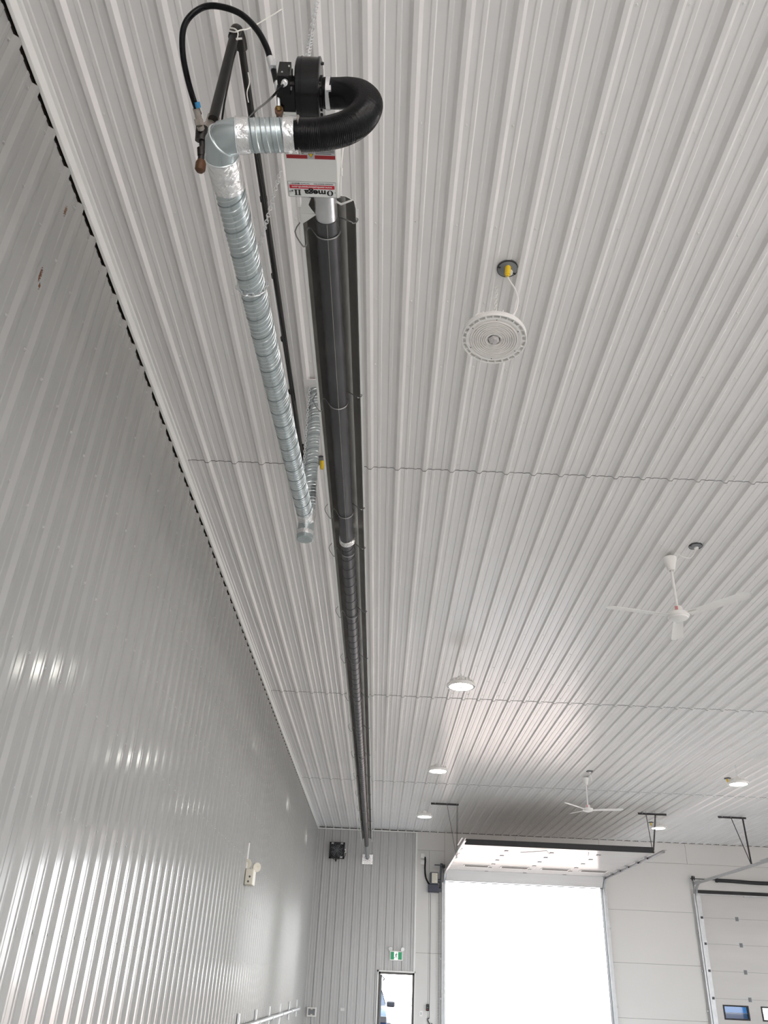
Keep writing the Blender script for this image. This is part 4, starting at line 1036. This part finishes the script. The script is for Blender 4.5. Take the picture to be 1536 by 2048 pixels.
# ================================================================= OUTSIDE
def car(label, cat, loc, rz, body, hood=1.02, roof=1.55, pick=False):
    t = thing('car', label, cat, loc); t.rotation_euler = (0, 0, rz)
    sh = [(-2.3, .35), (-2.3, .85), (-2.2, hood-.02), (-1.9, hood+.02), (-1.2, roof-.05), (-.3, roof), (.35, roof-.04), (1.05, hood+.04), (1.9, hood-.05), (2.25, hood-.2), (2.32, .7), (2.3, .35)]
    m = MB()
    for (w, k) in ((.88, 0),): m.prism([(x, z) for x, z in sh], -w, w, 'y')
    for v_i, v_ in enumerate(m.v):
        if v_[2] > hood+.03: m.v[v_i] = (v_[0], v_[1]*.80, v_[2])
    m.build('body', body, t, bevel=.06, smooth=True)
    for s_ in (-1, 1):
        m = MB(); m.add([(-1.55, s_*.885, hood+.05), (.85, s_*.885, hood+.05), (.32, s_*.72, roof-.08), (-1.15, s_*.72, roof-.09)], [(0, 1, 2, 3)]); m.add([(-1.55, s_*.87, hood+.05), (.85, s_*.87, hood+.05), (.32, s_*.7, roof-.08), (-1.15, s_*.7, roof-.09)], [(0, 1, 2, 3)])
        m.build('side_window', 'car_glass', t)
        m = MB(); m.box(.55, .72, min(s_*.88, s_*1.12), max(s_*.88, s_*1.12), hood+.02, hood+.17); m.build('mirror', 'mirror_grey', t, bevel=.03)
        m = MB(); m.box(2.1, 2.31, min(s_*.55, s_*.86), max(s_*.55, s_*.86), hood-.33, hood-.17); m.build('headlight', 'headlight', t, bevel=.02)
        for x in (-1.4, 1.4):
            m = MB(); fm = frame((x, s_*.72, .34), (1,0,0), (0,0,1), (0, s_, 0)); m.lathe([(0, 0), (.33, 0), (.34, .03), (.34, .17), (.32, .19), (.22, .19)], 28, fm)
            w = m.build('wheel', 'tyre', t, smooth=True)
            m = MB(); m.lathe([(.22, .18), (.2, .16), (.06, .17), (0, .18)], 20, fm); m.build('hub', 'steel', w)
    m = MB(); m.add([(1.03, -.84, hood+.06), (1.03, .84, hood+.06), (.42, .68, roof-.04), (.42, -.68, roof-.04)], [(0, 1, 2, 3)]); m.add([(1.01, -.84, hood+.06), (1.01, .84, hood+.06), (.40, .68, roof-.05), (.40, -.68, roof-.05)], [(0, 1, 2, 3)]); m.build('windscreen', 'car_glass', t)
    return t
car('white car parked outside, its bonnet and headlight seen through the open doorway', 'car', (.98, 34.0, -.16), math.radians(-4), 'car_white', 1.40, 2.0)
car('blue car parked outside at the left edge of the open doorway', 'car', (1.32, 29.3, -.16), math.radians(-90), 'car_blue', 1.22, 1.75)

# ================================================================= LIGHT
w = bpy.data.worlds.new('World'); bpy.context.scene.world = w; w.use_nodes = True
nt = w.node_tree; bg = nt.nodes['Background']
tc = nt.nodes.new('ShaderNodeTexCoord'); sp_ = nt.nodes.new('ShaderNodeSeparateXYZ'); nt.links.new(tc.outputs['Generated'], sp_.inputs[0])
cr = nt.nodes.new('ShaderNodeValToRGB'); cr.color_ramp.elements[0].position = 0.; cr.color_ramp.elements[1].position = .7
cr.color_ramp.elements[0].color = (1, 1, 1, 1); cr.color_ramp.elements[1].color = (.74, .86, 1, 1)
nt.links.new(sp_.outputs['Z'], cr.inputs[0]); nt.links.new(cr.outputs[0], bg.inputs['Color'])
bg.inputs['Strength'].default_value = 5.5
sl = bpy.data.lights.new('Sun', 'SUN'); sl.energy = 6; sl.angle = math.radians(.6); sl.color = (1, .93, .84)
so = bpy.data.objects.new('Sun', sl); C.objects.link(so)
so.rotation_euler = Vector((.25, .55, -.80)).to_track_quat('-Z', 'Y').to_euler()
def portal(c, rx, ry, dirv):
    a = bpy.data.lights.new('daylight_portal', 'AREA'); a.shape = 'RECTANGLE'; a.size = rx; a.size_y = ry; a.cycles.is_portal = True
    o = bpy.data.objects.new('daylight_portal', a); C.objects.link(o); o.location = c
    o.rotation_euler = Vector(dirv).to_track_quat('-Z', 'Z').to_euler()
portal(((BX0+BX1)/2, D+.26, 2.1), BX1-BX0, 4.2, (0, -1, 0))
portal(((MX0+MX1)/2, D+.26, 1.0), .94, 1.96, (0, -1, 0))
for (a, b, z) in holesR: portal((RX+.26, (a+b)/2, z/2), b-a, z, (-1, 0, 0))
for (a, b, z) in holesB: portal(((a+b)/2, RY0-.26, z/2), b-a, z, (0, 1, 0))

# ================================================================= CAMERA / VIEW
cd = bpy.data.cameras.new('Camera'); co = bpy.data.objects.new('Camera', cd); C.objects.link(co)
cd.sensor_fit = 'HORIZONTAL'; cd.sensor_width = 36.0; cd.lens = F*36.0/1536; cd.clip_start = .05; cd.clip_end = 500
co.matrix_world = Matrix.Translation(CAM) @ R.to_4x4()
sc = bpy.context.scene; sc.camera = co
sc.view_settings.view_transform = 'Standard'; sc.view_settings.look = 'None'; sc.view_settings.gamma = 1.0
sc.view_settings.exposure = 0.98; sc.view_settings.use_curve_mapping = False
try:
    sc.cycles.use_denoising = True; sc.cycles.max_bounces = 14; sc.cycles.diffuse_bounces = 8; sc.cycles.sample_clamp_indirect = 12
except Exception: pass
